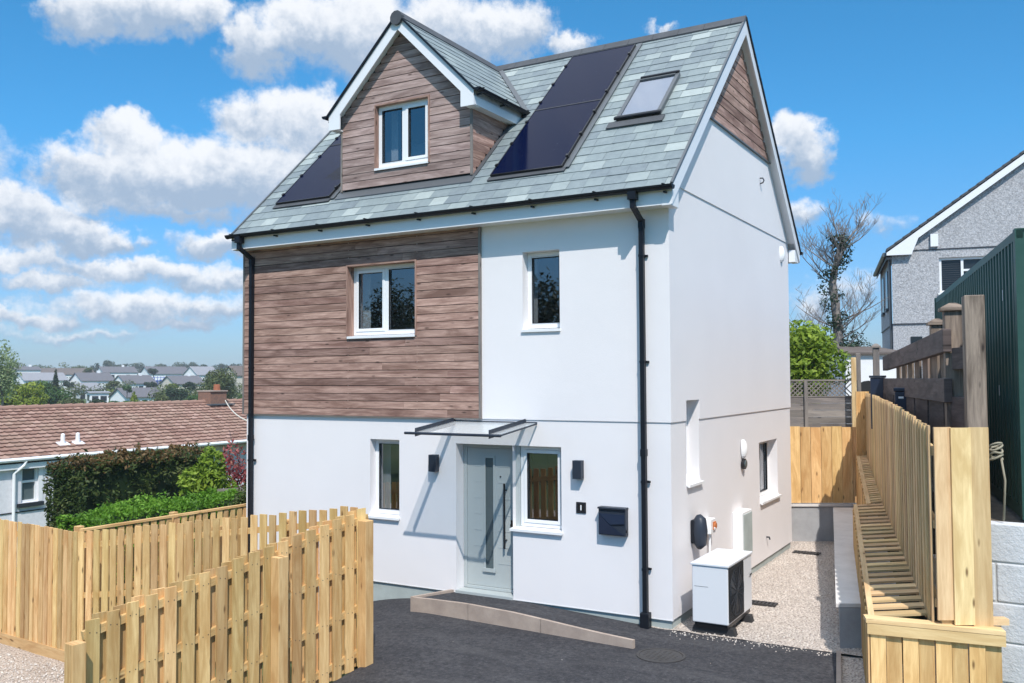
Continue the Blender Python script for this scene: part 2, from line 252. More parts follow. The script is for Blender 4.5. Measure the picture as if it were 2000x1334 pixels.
m = Mat('bark', (.13, .11, .1), .9); v = m.co(); n = m.noise(v, 8, 6, .7); m.color(m.ramp(n, [(.3, (.12, .105, .095)), (.7, (.32, .28, .26))])); MT['bark'] = m.m

# ------------------------------------------------------------------ mesh helpers
class MB:
    def __init__(s): s.v = []; s.f = []; s.uv = []; s.t = []; s.mi = []; s.m = 0
    def face(s, idx, uvs=None, tone=.5): s.f.append(tuple(idx)); s.uv.append(uvs or [(0, 0)]*len(idx)); s.t.append(tone); s.mi.append(s.m)
    def poly(s, pts, tone=.5, uvs=None):
        b = len(s.v); s.v += [tuple(p) for p in pts]; s.face(range(b, b+len(pts)), uvs or [(p[0]+p[1], p[2]) for p in pts], tone); return s
    def obox(s, o, A, B, C, tone=.5, off=None):
        """box from corner o along vectors A(length/grain), B, C"""
        o, A, B, C = map(Vector, (o, A, B, C))
        if A.cross(B).dot(C) < 0: o = o+C; C = -C
        b = len(s.v); P = [o, o+A, o+A+B, o+B, o+C, o+A+C, o+A+B+C, o+B+C]; s.v += [tuple(p) for p in P]
        la, lb, lc = A.length, B.length, C.length; q = off if off is not None else (random.uniform(0, 90), random.uniform(0, 90)); ou, ov = q
        def ab(k): return [(ou, ov+k), (ou+la, ov+k), (ou+la, ov+lb+k), (ou, ov+lb+k)]
        u = ab(0); s.face((b, b+3, b+2, b+1), [u[0], u[3], u[2], u[1]], tone); s.face((b+4, b+5, b+6, b+7), ab(0), tone)
        s.face((b, b+1, b+5, b+4), [(ou, ov-lc), (ou+la, ov-lc), (ou+la, ov), (ou, ov)], tone); s.face((b+3, b+7, b+6, b+2), [(ou, ov+lb), (ou, ov+lb+lc), (ou+la, ov+lb+lc), (ou+la, ov+lb)], tone)
        s.face((b, b+4, b+7, b+3), [(ou, ov), (ou+.02, ov), (ou+.02, ov+lb), (ou, ov+lb)], tone); s.face((b+1, b+2, b+6, b+5), [(ou, ov), (ou, ov+lb), (ou+.02, ov+lb), (ou+.02, ov)], tone)
        return s
    def box(s, x0, x1, y0, y1, z0, z1, tone=.5): return s.obox((x0, y0, z0), (x1-x0, 0, 0), (0, y1-y0, 0), (0, 0, z1-z0), tone)
    def beam(s, p, q, w, h, upv=(0, 0, 1), tone=.5):
        p, q = Vector(p), Vector(q); A = q-p; sd = A.cross(Vector(upv)).normalized(); n = sd.cross(A).normalized()
        return s.obox(p-sd*w/2-n*h/2, A, sd*w, n*h, tone)
    def tube(s, pts, rad, n=8, cap=True, tone=.5):
        pts = [Vector(p) for p in pts]; rad = rad if isinstance(rad, (list, tuple)) else [rad]*len(pts); rings = []; prev = None
        for i, p in enumerate(pts):
            d_ = (pts[min(i+1, len(pts)-1)]-pts[max(i-1, 0)]).normalized()
            if prev is None: a_ = d_.orthogonal().normalized()
            else: a_ = (prev-d_*prev.dot(d_)).normalized()
            prev = a_; b_ = d_.cross(a_); k = len(s.v); rings.append(k)
            for j in range(n):
                t_ = 2*math.pi*j/n; s.v.append(tuple(p+(a_*math.cos(t_)+b_*math.sin(t_))*rad[i]))
        for i in range(len(pts)-1):
            for j in range(n):
                a0 = rings[i]+j; a1 = rings[i]+(j+1) % n; b0_ = rings[i+1]+j; b1_ = rings[i+1]+(j+1) % n; s.face((a0, a1, b1_, b0_), tone=tone)
        if cap: s.face([rings[0]+j for j in reversed(range(n))], tone=tone); s.face([rings[-1]+j for j in range(n)], tone=tone)
        return s
    def prism(s, prof, A, tone=.5):
        """closed profile (3D points) extruded along vector A"""
        A = Vector(A); b = len(s.v); n = len(prof); s.v += [tuple(Vector(p)) for p in prof]+[tuple(Vector(p)+A) for p in prof]; la = A.length
        s.face(list(reversed(range(b, b+n))), tone=tone); s.face(range(b+n, b+2*n), tone=tone)
        for i in range(n): j = (i+1) % n; s.face((b+i, b+j, b+n+j, b+n+i), [(0, i*.1), (0, i*.1+.1), (la, i*.1+.1), (la, i*.1)], tone)
        return s
    def build(s, name, mat, parent=None, smooth=False, bevel=0):
        me = bpy.data.meshes.new(name); me.from_pydata(s.v, [], s.f)
        mats = mat if isinstance(mat, (list, tuple)) else [mat]
        for m_ in mats: me.materials.append(MT[m_])
        ul = me.uv_layers.new(name='UVMap'); ul.data.foreach_set('uv', np.array([c_ for f_ in s.uv for uv_ in f_ for c_ in uv_], dtype=np.float32))
        at_ = me.attributes.new('tone', 'FLOAT', 'FACE'); at_.data.foreach_set('value', np.array(s.t, dtype=np.float32))
        me.polygons.foreach_set('material_index', np.array(s.mi, dtype=np.int32))
        if smooth: me.polygons.foreach_set('use_smooth', np.ones(len(s.f), dtype=bool))
        me.validate(); me.update()
        o = bpy.data.objects.new(name, me); S.collection.objects.link(o)
        if parent is not None: o.parent = parent
        if bevel:
            bm_ = o.modifiers.new('bevel', 'BEVEL'); bm_.width = bevel; bm_.segments = 2; bm_.limit_method = 'ANGLE'
        return o
def tag(o, label=None, cat=None, group=None, kind=None):
    if label: o['label'] = label
    if cat: o['category'] = cat
    if group: o['group'] = group
    if kind: o['kind'] = kind
    return o
def thing(name, label, cat, group=None, loc=(0, 0, 0)):
    o = bpy.data.objects.new(name, None); S.collection.objects.link(o); o.location = loc; o.empty_display_size = .2; return tag(o, label, cat, group)
def B_(x0, x1, y0, y1, z0, z1): return MB().box(x0, x1, y0, y1, z0, z1)
def rebase(root, loc):
    """move a thing's origin to loc without moving its parts"""
    loc = Vector(loc); root.location = loc
    for ch in root.children:
        if ch.type == 'MESH' and ch.data.users == 1: ch.data.transform(Matrix.Translation(-loc))
        for g_ in ch.children:
            if g_.type == 'MESH': g_.data.transform(Matrix.Translation(-loc))

# ================================================================== GROUND
def smin(a_, b_, k=.12):
    h = max(k-abs(a_-b_), 0)/k; return min(a_, b_)-h*h*k*.25
def zdrive(x, y):
    flat = -.125+.012*min(0, x)+.0*y
    plane = .9225+.255*x+.155*y
    return max(-1.15, smin(flat, plane, .16))
def sheet(name, poly_x, poly_y, zf, mat, inside=None):
    mb = MB(); nx, ny = len(poly_x), len(poly_y)
    for y in poly_y:
        for x in poly_x: mb.v.append((x, y, zf(x, y)))
    for j in range(ny-1):
        for i in range(nx-1):
            xm, ym = (poly_x[i]+poly_x[i+1])/2, (poly_y[j]+poly_y[j+1])/2
            if inside and not inside(xm, ym): continue
            k = j*nx+i; mb.face((k, k+1, k+nx+1, k+nx))
    return tag(mb.build(name, mat, smooth=True), kind='structure')
def cliny(vals):
    return vals
# fence line A: tip (-2.86,-2.63) to near (-3.24,-6.15): asphalt right of it, gravel left
def fax(y): return -2.86+(y+2.63)*(.40/3.52)
def lerp(a_, b_, t): return a_+(b_-a_)*t
# driveway as ruled strips so its edges run true
mb = MB()
def ruled(name, left, right, ys, nseg, zf, mat, dz=0):
    mb = MB(); nx = nseg+1
    for y in ys:
        for i in range(nx):
            x = lerp(left(y), right(y), i/nseg); mb.v.append((x, y, zf(x, y)+dz))
    for j in range(len(ys)-1):
        for i in range(nseg): k = j*nx+i; mb.face((k, k+1, k+nx+1, k+nx))
    return tag(mb.build(name, mat, smooth=True), kind='structure')
ys = [-13+i*.2 for i in range(52)]+[-2.63]; ys = sorted(y for y in ys if y <= -2.63)
edge_r = lambda y: 2.02+(.0-y)*.185 if y < 0 else 2.02
ruled('driveway', lambda y: fax(y)+.06, edge_r, ys, 60, zdrive, 'asphalt')
ys2 = [-2.63+i*.1 for i in range(27)]+[0.02]
ruled('driveway', lambda y: lerp(-2.80, -8.2, min(1, (y+2.63)/2.65)**.5 if y > -2.63 else 0), edge_r, ys2, 70, zdrive, 'asphalt')
# gravel of the side alley
al = lambda y: -.3; ar = lambda y: 2.35-.19*y
ruled('gravel_alley', al, lambda y: 2.6-.19*y, [-.02+i*.15 for i in range(56)], 24, lambda x, y: -.118+.012*mnoise.noise(Vector((x*4, y*4, 0))), 'gravel')
ruled('gravel_strip', lambda y: edge_r(y)+.012, lambda y: edge_r(y)+1.1, [-9+i*.2 for i in range(46)], 8, lambda x, y: zdrive(x, y)-.02+.01*mnoise.noise(Vector((x*5, y*5, 0))), 'gravel')
mbk = MB(); mbk.beam((edge_r(-9)+.02, -9, -.14), (edge_r(0)+.02, -.0, -.14), .05, .1); tag(mbk.build('kerb', 'kerb'), kind='structure')
ruled('gravel_path', lambda y: -14, lambda y: fax(y)-.02, [-13+i*.25 for i in range(40)]+[-2.95], 40, lambda x, y: max(-.9, -.86+max(0, (x+4.2))*.30*max(0, min(1, (y+5.5)/2.6)))+.015*mnoise.noise(Vector((x*3, y*3, 0))), 'pink_gravel')
# wide terrain
def zter(x, y):
    r_ = math.hypot(x, y); side = max(0, min(1, (-x)/12))
    base = -.4-.85*max(0, min(1, (-x-4)/4.5))*1.0-.9*max(0, min(1, (-x-9)/8))
    far = np.interp(r_, [0, 25, 60, 110, 180, 270, 400, 600, 1500, 4000], [0, 0, -2.2, -2.6, -1.2, 1.2, 4.4, 6.5, 9, 2])
    return base+far
gx = sorted(set([-3500, -2500, -1700, -1200, -900, -700]+list(range(-560, -60, 20))+list(range(-60, 40, 2))+list(range(40, 600, 40))+[900, 1500, 3500]))
gy = sorted(set([-3500, -1500, -800, -400, -200, -100, -60, -40, -30, -20]+list(range(-20, 60, 2))+list(range(60, 700, 20))+[900, 1300, 2000, 3500]))
sheet('ground', gx, gy, zter, 'grass_ground')
# raised ground behind the right-hand fence
mb = MB(); top = lambda x, y: lerp(1.62, 2.0, max(0, min(1, (y+1)/16)))
for (a0, b0_, c0, d0) in [((3.45, -.93), (30, -2.55), (30, 9), (1.5, 8.2)), ((1.5, 8.2), (30, 9), (30, 45), (-2.5, 45)), ((-8, 8.9), (1.5, 8.2), (-2.5, 45), (-8, 45))]:
    pts = [Vector((p[0], p[1], top(*p))) for p in (a0, b0_, c0, d0)]; mb.poly(pts)
    for i in range(4): p, q = pts[i], pts[(i+1) % 4]; mb.poly([Vector((p.x, p.y, -1.5)), Vector((q.x, q.y, -1.5)), q, p])
tag(mb.build('raised_ground', 'earth'), kind='structure')

# ================================================================== MAIN HOUSE
HW, HD = 7.64, 6.51
house = thing('house', 'white rendered house with timber cladding, slate roof, dormer and front door', 'house')
def fr_map(u, w_, z): return Vector((u, -w_, z))          # front wall, w_ outwards
def sd_map(u, w_, z): return Vector((w_, u, z))            # right side wall
def lf_map(u, w_, z): return Vector((-HW-w_, u, z))
def dm_map(u, w_, z): return Vector((u, .35-w_, z))
def mbox(mb, mp, u0_, u1, w0, w1, z0, z1, tone=.5, grain='u'):
    o = mp(u0_, w0, z0); A = mp(u1, w0, z0)-o; B = mp(u0_, w1, z0)-o; C = mp(u0_, w0, z1)-o
    if grain == 'u': mb.obox(o, A, C, B, tone)
    else: mb.obox(o, C, A, B, tone)
    return mb
def skin(mb, mp, u0_, u1, z0, z1, holes, w=0., rev=.32):
    us = sorted(set([u0_, u1]+[h for H in holes for h in H[:2] if u0_ < h < u1])); zs = sorted(set([z0, z1]+[h for H in holes for h in H[2:] if z0 < h < z1]))
    for i in range(len(us)-1):
        for j in range(len(zs)-1):
            um, zm = (us[i]+us[i+1])/2, (zs[j]+zs[j+1])/2
            if any(H[0] < um < H[1] and H[2] < zm < H[3] for H in holes): continue
            mb.poly([mp(us[i], w, zs[j]), mp(us[i+1], w, zs[j]), mp(us[i+1], w, zs[j+1]), mp(us[i], w, zs[j+1])])
    for (a_, b_, c_, d_) in holes:
        a2, b2, c2, d2 = max(a_, u0_), min(b_, u1), max(c_, z0), min(d_, z1)
        if a2 >= b2 or c2 >= d2: continue
        if a_ >= u0_: mb.poly([mp(a_, w, c2), mp(a_, -rev, c2), mp(a_, -rev, d2), mp(a_, w, d2)])
        if b_ <= u1: mb.poly([mp(b_, w, c2), mp(b_, w, d2), mp(b_, -rev, d2), mp(b_, -rev, c2)])
        if d_ <= z1: mb.poly([mp(a2, w, d_), mp(a2, -rev, d_), mp(b2, -rev, d_), mp(b2, w, d_)])
        if c_ >= z0: mb.poly([mp(a2, w, c_), mp(b2, w, c_), mp(b2, -rev, c_), mp(a2, -rev, c_)])
ZB, ZG = 2.545, 5.69
hA = (-5.372, -4.043, 3.79, 4.925); hB = (-2.185, -1.595, 3.80, 4.925); hC = (-4.952, -4.385, .985, 2.19); hDoor = (-3.342, -2.375, .0, 2.17); hD = (-2.3751, -1.598, .985, 2.17)
hE = (.575, 1.13, 1.66, 2.815); hF = (4.26, 5.50, .98, 2.01)
LO, UP = .0, .014
mb = MB()
skin(mb, fr_map, -HW, 0, 0, ZB, [hC, hDoor, hD, ], LO); skin(mb, fr_map, -HW, UP, ZB, 5.46, [hA, hB], UP)
skin(mb, sd_map, 0, HD, 0, ZB, [hE, hF], LO); skin(mb, sd_map, -UP, HD+UP, ZB, ZG, [hE], UP)
skin(mb, lf_map, 0, HD, 0, ZG, [], LO)
# drip ledge faces where the upper render stands proud
mbox(mb, fr_map, -HW, UP, -.02, UP, ZB-.004, ZB+.0006); mbox(mb, sd_map, 0, .55, -.02, UP, ZB-.004, ZB+.0006); mbox(mb, sd_map, 1.15, HD, -.02, UP, ZB-.004, ZB+.0006)
# gable triangle (upper), proud again
RY, RZ, SL = HD/2, 8.95, .942
def zroof(y): return RZ-SL*abs(y-RY)
def gab(x, z0, lo=None):
    ya = RY-(RZ-.16-z0)/SL; yb = RY+(RZ-.16-z0)/SL; return ya, yb
for x, sgn in ((.028, 1), (-HW-.028, -1)):
    ya, yb = max(0, gab(x, ZG)[0]), min(HD, gab(x, ZG)[1])
    pr = [(x, ya, ZG), (x, yb, ZG), (x, RY, RZ-.16)]
    mb.prism(pr, (-sgn*.06, 0, 0))
# rear wall
mb.poly([(-HW, HD, 0), (0, HD, 0), (0, HD, 5.5), (-HW, HD, 5.5)][::-1])
wall = mb.build('wall', 'white_render', house)
mb = MB(); mb.box(-HW+.03, -.025, .025, .06, -1.2, -.001); mb.box(-.06, -.025, .06, HD-.03, -.6, -.001); mb.box(-HW+.03, -HW+.06, .06, HD-.03, -1.2, -.001); mb.build('plinth', 'plinth', house)
mb = MB(); mb.box(-HW, 0, -.004, .03, -.012, -.0005); mb.build('bead', 'upvc', house)
# --- timber cladding boards
def boards(name, mp, u0_, u1, z0, z1, holes, pitch=.120, mat='cladding', w0=.03, th=.02, clip=None, parent=house, joints=(2.4, 4.6)):
    mb = MB(); nrow = int(round((z1-z0)/pitch)); p = (z1-z0)/nrow
    for r in range(nrow):
        za, zb = z0+r*p, z0+(r+1)*p-.0085
        segs = [(u0_, u1)]
        if clip: segs = [clip((za+zb)/2)]
        for H in holes:
            if zb > H[2] and za < H[3]:
                ns = []
                for s_ in segs:
                    if len(s_) > 2 or H[0] <= s_[0] or H[1] >= s_[1]: ns.append(s_); continue
                    ns += [(s_[0], H[0]), (H[1], s_[1])]
                    if za < H[2]-.012: ns.append((H[0], H[1], za, H[2]-.003))
                    if zb > H[3]+.012: ns.append((H[0], H[1], H[3]+.003, zb))
                segs = ns
        rt_ = random.uniform(.25, .75)
        z_a, z_b = za, zb
        for sg_ in segs:
            a_, b_ = sg_[:2]; za, zb = sg_[2:] if len(sg_) > 2 else (z_a, z_b)
            if b_-a_ < .03: continue
            x = a_; cuts = []
            while True:
                x += random.uniform(*joints)
                if x > b_-.35: break
                cuts.append(x)
            pts = [a_]+cuts+[b_]
            for i in range(len(pts)-1):
                t_ = min(1, max(0, rt_*.5+random.uniform(0, .75)*.6+ (random.random() < .08)*-.3))
                dz = random.uniform(-.0015, .0015); o0 = mp(pts[i]+.001, w0, za+dz); A = mp(pts[i+1]-.001, w0, za+dz)-o0; C = mp(pts[i]+.001, w0-.006, zb+dz)-o0; Bv = mp(pts[i]+.001, w0+th, za+dz)-o0
                mb.obox(o0, A, C, Bv, t_)
    return mb.build(name, mat, parent)
backing = MB(); mbox(backing, fr_map, -HW-.0, hA[0]-.024, UP+.001, .03, ZB, 5.42); mbox(backing, fr_map, hA[1]+.024, -2.9, UP+.001, .03, ZB, 5.42); mbox(backing, fr_map, hA[0], hA[1], UP+.001, .03, ZB, hA[2]-.026); mbox(backing, fr_map, hA[0], hA[1], UP+.001, .03, hA[3]+.024, 5.42); mbox(backing, lf_map, 0, 1.2, .001, .03, ZB, 5.42)
backing.build('cladding_batten', 'dark_void', house)
cl = boards('cladding', fr_map, -HW-.02, -2.905, ZB+.005, 5.43, [(hA[0]-.02, hA[1]+.02, hA[2]-.024, hA[3]+.022)])
boards('cladding', lf_map, 0, 1.3, ZB+.005, 5.43, [])
mb = MB(); mbox(mb, fr_map, -2.905, -2.872, .0, .058, ZB-.004, 5.43, grain='z'); mbox(mb, fr_map, -HW-.055, -HW-.021, -.03, .056, ZB-.004, 5.43, grain='z'); mbox(mb, fr_map, -HW-.02, -2.906, .0, .046, ZB-.012, ZB+.004); mb.build('cladding_trim', 'silver_timber', house)
# window lining in the cladding
mb = MB(); a_, b_, c_, d_ = hA; t_ = .022
mbox(mb, fr_map, a_-t_, a_+.0017, -.16, .062, c_, d_+t_, grain='z'); mbox(mb, fr_map, b_-.0017, b_+t_, -.16, .062, c_, d_+t_, grain='z'); mbox(mb, fr_map, a_+.0017, b_-.0017, -.16, .062, d_-.0017, d_+t_)
mb.build('window_lining', 'cladding', house)
# --- windows
def window(mp, H, depth, lights=1, sill=True, parent=house, sillw=.04, opener=None, curtain=None, fixed=(), roomd=1.3, ss=(.03, .03), ft=.055, room='room'):
    a_, b_, c_, d_ = H; a_ += .002; b_ -= .002; c_ += .002; d_ -= .002; w0, w1 = -depth-.06, -depth
    base = c_+(.035 if sill else 0); mb = MB()
    mbox(mb, mp, a_, a_+ft, w0, w1, base, d_); mbox(mb, mp, b_-ft, b_, w0, w1, base, d_); mbox(mb, mp, a_+ft, b_-ft, w0, w1, d_-ft, d_); mbox(mb, mp, a_+ft, b_-ft, w0, w1, base, base+ft)
    wdt = b_-a_
    xs = [a_+ft+(wdt-2*ft)*i/lights for i in range(lights+1)]
    for x in xs[1:-1]: mbox(mb, mp, x-.028, x+.028, w0, w1+.002, base+ft, d_-ft)
    win = mb.build('window', 'upvc', parent, bevel=.004)
    for i in range(lights):
        l_, r_ = xs[i]+(.028 if i else 0), xs[i+1]-(.028 if i < lights-1 else 0); z0, z1 = base+ft, d_-ft
        if fixed == 'all' or i in fixed: s_ = .018
        else: s_ = .05
        sb = MB(); e = .002; pw = .012 if s_ > .03 else 0
        mbox(sb, mp, l_+e, l_+s_, w0+.01, w1+pw, z0+e, z1-e); mbox(sb, mp, r_-s_, r_-e, w0+.01, w1+pw, z0+e, z1-e); mbox(sb, mp, l_+s_, r_-s_, w0+.01, w1+pw, z1-s_, z1-e); mbox(sb, mp, l_+s_, r_-s_, w0+.01, w1+pw, z0+e, z0+s_)
        sb.build('sash', 'upvc', win, bevel=.005)
        gb = MB(); mbox(gb, mp, l_+s_-.001, r_-s_+.001, w0+.024, w0+.030, z0+s_-.001, z1-s_+.001); gb.build('pane', 'glass', win)
        kb = MB(); q = .012; mbox(kb, mp, l_+s_, l_+s_+.006, w0+.031, w1+.004, z0+s_, z1-s_); mbox(kb, mp, r_-s_-.006, r_-s_, w0+.031, w1+.004, z0+s_, z1-s_); mbox(kb, mp, l_+s_+.006, r_-s_-.006, w0+.031, w1+.004, z1-s_-.006, z1-s_); mbox(kb, mp, l_+s_+.006, r_-s_-.006, w0+.031, w1+.004, z0+s_, z0+s_+.006)
        kb.build('gasket', 'black_plastic', win)
    if opener is not None:
        x = opener; zc = (c_+d_)/2-.08; hb = MB(); mbox(hb, mp, x-.011, x+.011, w0-.04, w0+.02, zc, zc+.13); 
        hb2 = MB(); mbox(hb2, mp, x-.009, x+.009, w1-.045, w1-.02, zc, zc+.13); hb2.build('handle', 'upvc', win, bevel=.005)
    if sill:
        sb = MB(); so_, si = ss; o = mp(a_-so_, sillw, c_-.006)
        pr = [mp(a_-so_, w0, c_+.034), mp(a_-so_, sillw, c_+.012), mp(a_-so_, sillw, c_-.022), mp(a_-so_, sillw-.015, c_-.022), mp(a_-so_, w1*0+.002, c_-.004), mp(a_-so_, w0, c_-.004)]
        A = mp(b_+si, 0, 0)-mp(a_-so_, 0, 0); sb.prism(pr, A); sb.build('sill', 'upvc', win)
    # room seen through the glass
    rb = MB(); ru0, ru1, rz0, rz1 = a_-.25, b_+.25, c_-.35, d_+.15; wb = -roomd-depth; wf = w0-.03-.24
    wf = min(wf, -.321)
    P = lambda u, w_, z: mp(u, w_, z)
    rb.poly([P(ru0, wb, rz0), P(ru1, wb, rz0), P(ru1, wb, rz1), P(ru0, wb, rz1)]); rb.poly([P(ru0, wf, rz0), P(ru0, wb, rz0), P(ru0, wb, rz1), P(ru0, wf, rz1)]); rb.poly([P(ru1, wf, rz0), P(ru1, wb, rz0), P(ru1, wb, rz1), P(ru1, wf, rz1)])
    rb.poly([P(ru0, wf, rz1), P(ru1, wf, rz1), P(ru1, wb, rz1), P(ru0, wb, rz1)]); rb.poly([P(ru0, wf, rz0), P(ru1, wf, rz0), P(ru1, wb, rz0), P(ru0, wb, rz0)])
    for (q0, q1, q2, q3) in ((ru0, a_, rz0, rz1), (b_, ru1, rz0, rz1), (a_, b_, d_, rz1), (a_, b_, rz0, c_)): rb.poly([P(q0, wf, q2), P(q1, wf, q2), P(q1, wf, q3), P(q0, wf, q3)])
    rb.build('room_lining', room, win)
    if curtain:
        cb = MB(); cu, cw = curtain
        n_ = 10
        for i in range(n_):
            x0, x1 = cu+cw*i/n_, cu+cw*(i+1)/n_; cb.poly([P(x0, -.36-(.02 if i % 2 else 0), rz0), P(x1, -.36-(0 if i % 2 else .02), rz0), P(x1, -.36-(0 if i % 2 else .02), rz1), P(x0, -.36-(.02 if i % 2 else 0), rz1)])
        cb.build('curtain', 'curtain', win)
    return win
window(fr_map, hA, .10, 2, fixed=(1,), opener=-4.79, sillw=.075, ss=(.0, .0), curtain=(hA[0]-.02, .16))
window(fr_map, hB, .13, 1, fixed='all', ss=(.015, .015), sillw=.045, curtain=(hB[0]-.05, .09))
window(fr_map, hC, .13, 1, fixed='all', ss=(.02, .015), sillw=.05, curtain=(hC[0]-.05, .18))
window(fr_map, (hD[0]+.07, hD[1], hD[2], hD[3]), .11, 1, opener=-2.235, ss=(.10, .025), sillw=.05)
window(sd_map, hE, .17, 1, fixed='all', ss=(.0, .07), sillw=.05, room='curtain'); window(sd_map, hF, .17, 2, fixed='all', ss=(.0, .08), sillw=.05, room='curtain')
# dormer window later
# --- door
mb = MB(); a_, b_ = hDoor[0]+.002, hDoor[1]+.068
mbox(mb, fr_map, a_, a_+.06, -.27, -.2, .03, 2.165); mbox(mb, fr_map, b_-.068, b_, -.27, -.085, .03, 2.165); mbox(mb, fr_map, a_+.06, b_-.068, -.27, -.2, 2.10, 2.165); mbox(mb, fr_map, a_+.06, b_-.068, -.27, -.19, .03, .075)
mbox(mb, fr_map, a_, b_-.07, -.19, .03, -.03, .029)
mb.build('door_frame', 'door_green', house, bevel=.004)
dl, dr = a_+.063, b_-.071; gx0, gx1, gz0, gz1 = -2.965, -2.815, .335, 1.965
mb = MB(); w0, w1 = -.262, -.212
for (x0, x1, z0, z1) in ((dl, gx0, .08, 2.095), (gx1, dr, .08, 2.095), (gx0, gx1, gz1, 2.095), (gx0, gx1, .08, gz0)): mbox(mb, fr_map, x0, x1, w0, w1, z0, z1)
door = mb.build('door', 'door_green', house)
door['label'] = 'sage green front door with narrow glazed strip'
mb = MB()
for k in range(7):
    z = .42+k*.235
    for (x0, x1) in ((dl+.12, gx0-.07), (gx1+.07, dr-.10)): mbox(mb, fr_map, x0, x1, w1, w1+.004, z, z+.012)
mb.build('door_moulding', 'door_green', door)
mb = MB(); e = .022
mbox(mb, fr_map, gx0-e, gx0+.008, w1, w1+.012, gz0-e, gz1+e); mbox(mb, fr_map, gx1-.008, gx1+e, w1, w1+.012, gz0-e, gz1+e); mbox(mb, fr_map, gx0+.008, gx1-.008, w1, w1+.012, gz1-.008, gz1+e); mbox(mb, fr_map, gx0-.03, gx1+.03, w1+.0121, w1+.03, gz0-e-.02, gz0+.01); mb.build('glazing_bead', 'door_green', door)
B = MB(); mbox(B, fr_map, gx0, gx1, w0+.02, w1-.012, gz0, gz1); B.build('pane', 'frosted', door)
mb = MB(); mb.tube([(-2.602, .2-.055+.0, .66), (-2.602, .2-.055, 1.60)], .016, 10)
for z in (.78, 1.50): mb.tube([(-2.602, .215, z), (-2.602, .145, z)], .011, 8)
mb.build('handle', 'black_metal', door, smooth=False)
mb = MB(); mb.tube([(-2.50, .215, 1.0), (-2.50, .185, 1.0)], .03, 14); mb.box(-2.523, -2.477, .196, .215, .93, 1.07); mb.build('lock', 'black_metal', door)
mb = MB(); mb.tube([(-2.70, .215, 1.69), (-2.70, .200, 1.69)], .011, 10); mb.build('peephole', 'black_metal', door)
# --- door canopy
can = MB(); xa, xb = -3.355, -2.155
for x in (xa, xb): can.obox((x-.006, 0, 2.44), (0, -1.0, -.11), (.012, 0, 0), (0, 0, .115))
can.build('canopy_bracket', 'anthracite', house)
cp = MB(); cp.obox((-3.50, -.02, 2.485), (1.52, 0, 0), (0, -1.0, -.108), (0, 0, .012)); canopy = cp.build('door_canopy', 'canopy_glass', house); canopy['label'] = 'glass canopy sheet over the front door'
mb = MB(); mb.tube([(-3.52, -1.02, 2.375), (-1.96, -1.02, 2.375)], .019, 8); mb.tube([(-1.97, -.02, 2.485), (-1.97, -1.02, 2.377)], .012, 8); mb.tube([(-3.50, -.01, 2.50), (-1.97, -.01, 2.50)], .012, 8); mb.build('canopy_rail', 'anthracite', canopy)
# --- roof
roof = MB(); T = .11
pr = [(-HW-.05, -.30, zroof(-.30)-.015), (-HW-.05, RY, RZ-.015), (-HW-.05, HD+.30, zroof(HD+.30)-.015), (-HW-.05, HD+.30, zroof(HD+.30)-T), (-HW-.05, RY, RZ-T), (-HW-.05, -.30, zroof(-.30)-T)]
XR = .15
roof.prism(pr, (HW+.05+XR, 0, 0)); roofo = roof.build('roof', 'fascia_white', house)
DX, DZ, DHW = -4.535, 8.93, 1.425      # dormer ridge x, ridge z, half width to eaves
def zdorm(x): return DZ-1.0*abs(x-DX)
def slates(name, parent, P0, U, V, nu, nv, su, gauge, keep, tmin=0., tmax=1., lift=.012):
    """courses up V from P0, slate width su along U"""
    mb = MB(); U = Vector(U).normalized(); V = Vector(V).normalized(); Nn = U.cross(V)
    if Nn.z < 0: Nn = -Nn
    tot = nu*su
    for r in range(nv):
        x = -(r % 2)*su*.5; 
        while x < tot-.001:
            w_ = su*random.uniform(.86, 1.14); a0 = max(0, x); a1 = min(tot, x+w_); x += w_
            if a1-a0 < .02: continue
            for (b0_, b1_) in keep(r, a0, a1):
                lf = random.uniform(0, .003); o = Vector(P0)+U*(b0_+.002)+V*(r*gauge+random.uniform(-.003, .003))+Nn*(lift+lf)
                A = U*(b1_-b0_-.004); Bv = V*(gauge+.03)-Nn*lift*.8; t_ = min(1, max(0, random.gauss(.45, .25)+(random.random() < .16)*random.uniform(.2, .5)))
                mb.obox(o-Nn*.008, A, Bv, Nn*.008, lerp(tmin, tmax, t_))
    return mb.build(name, 'slate', parent)
slope = math.hypot(1, SL); Vf = Vector((0, 1, SL)).normalized()
P0 = Vector((-HW-.05+.0, -.335, zroof(-.335)-.013)); TOTL = HW+.05+XR; nv = 22; Lr = (RY+.335)*slope; gauge = Lr/nv
def keep_main(r, a0, a1):
    y = -.335+(r+.9)*gauge/slope; xs0, xs1 = P0.x+a0, P0.x+a1
    if y < .36: return [(a0, a1)]
    # dormer footprint
    zz = zroof(y); hw = DHW-.14 if zz < DZ-DHW+.05 else max(0, DZ-zz+.0)
    l_, r_ = DX-hw-.0, DX+hw+.0
    out = []
    if xs0 < l_: out.append((a0, min(a1, l_-P0.x)))
    if xs1 > r_: out.append((max(a0, r_-P0.x), a1))
    return [o for o in out if o[1]-o[0] > .015]
nu = 26; slates('slates', roofo, P0, (1, 0, 0), Vf, nu, nv, TOTL/nu, gauge, keep_main)
P0b = Vector((-HW-.05, HD+.335, zroof(HD+.335)-.013)); slates('slates', roofo, P0b, (1, 0, 0), (0, -1, SL), nu, nv, TOTL/nu, gauge, lambda r, a, b: [(a, b)])
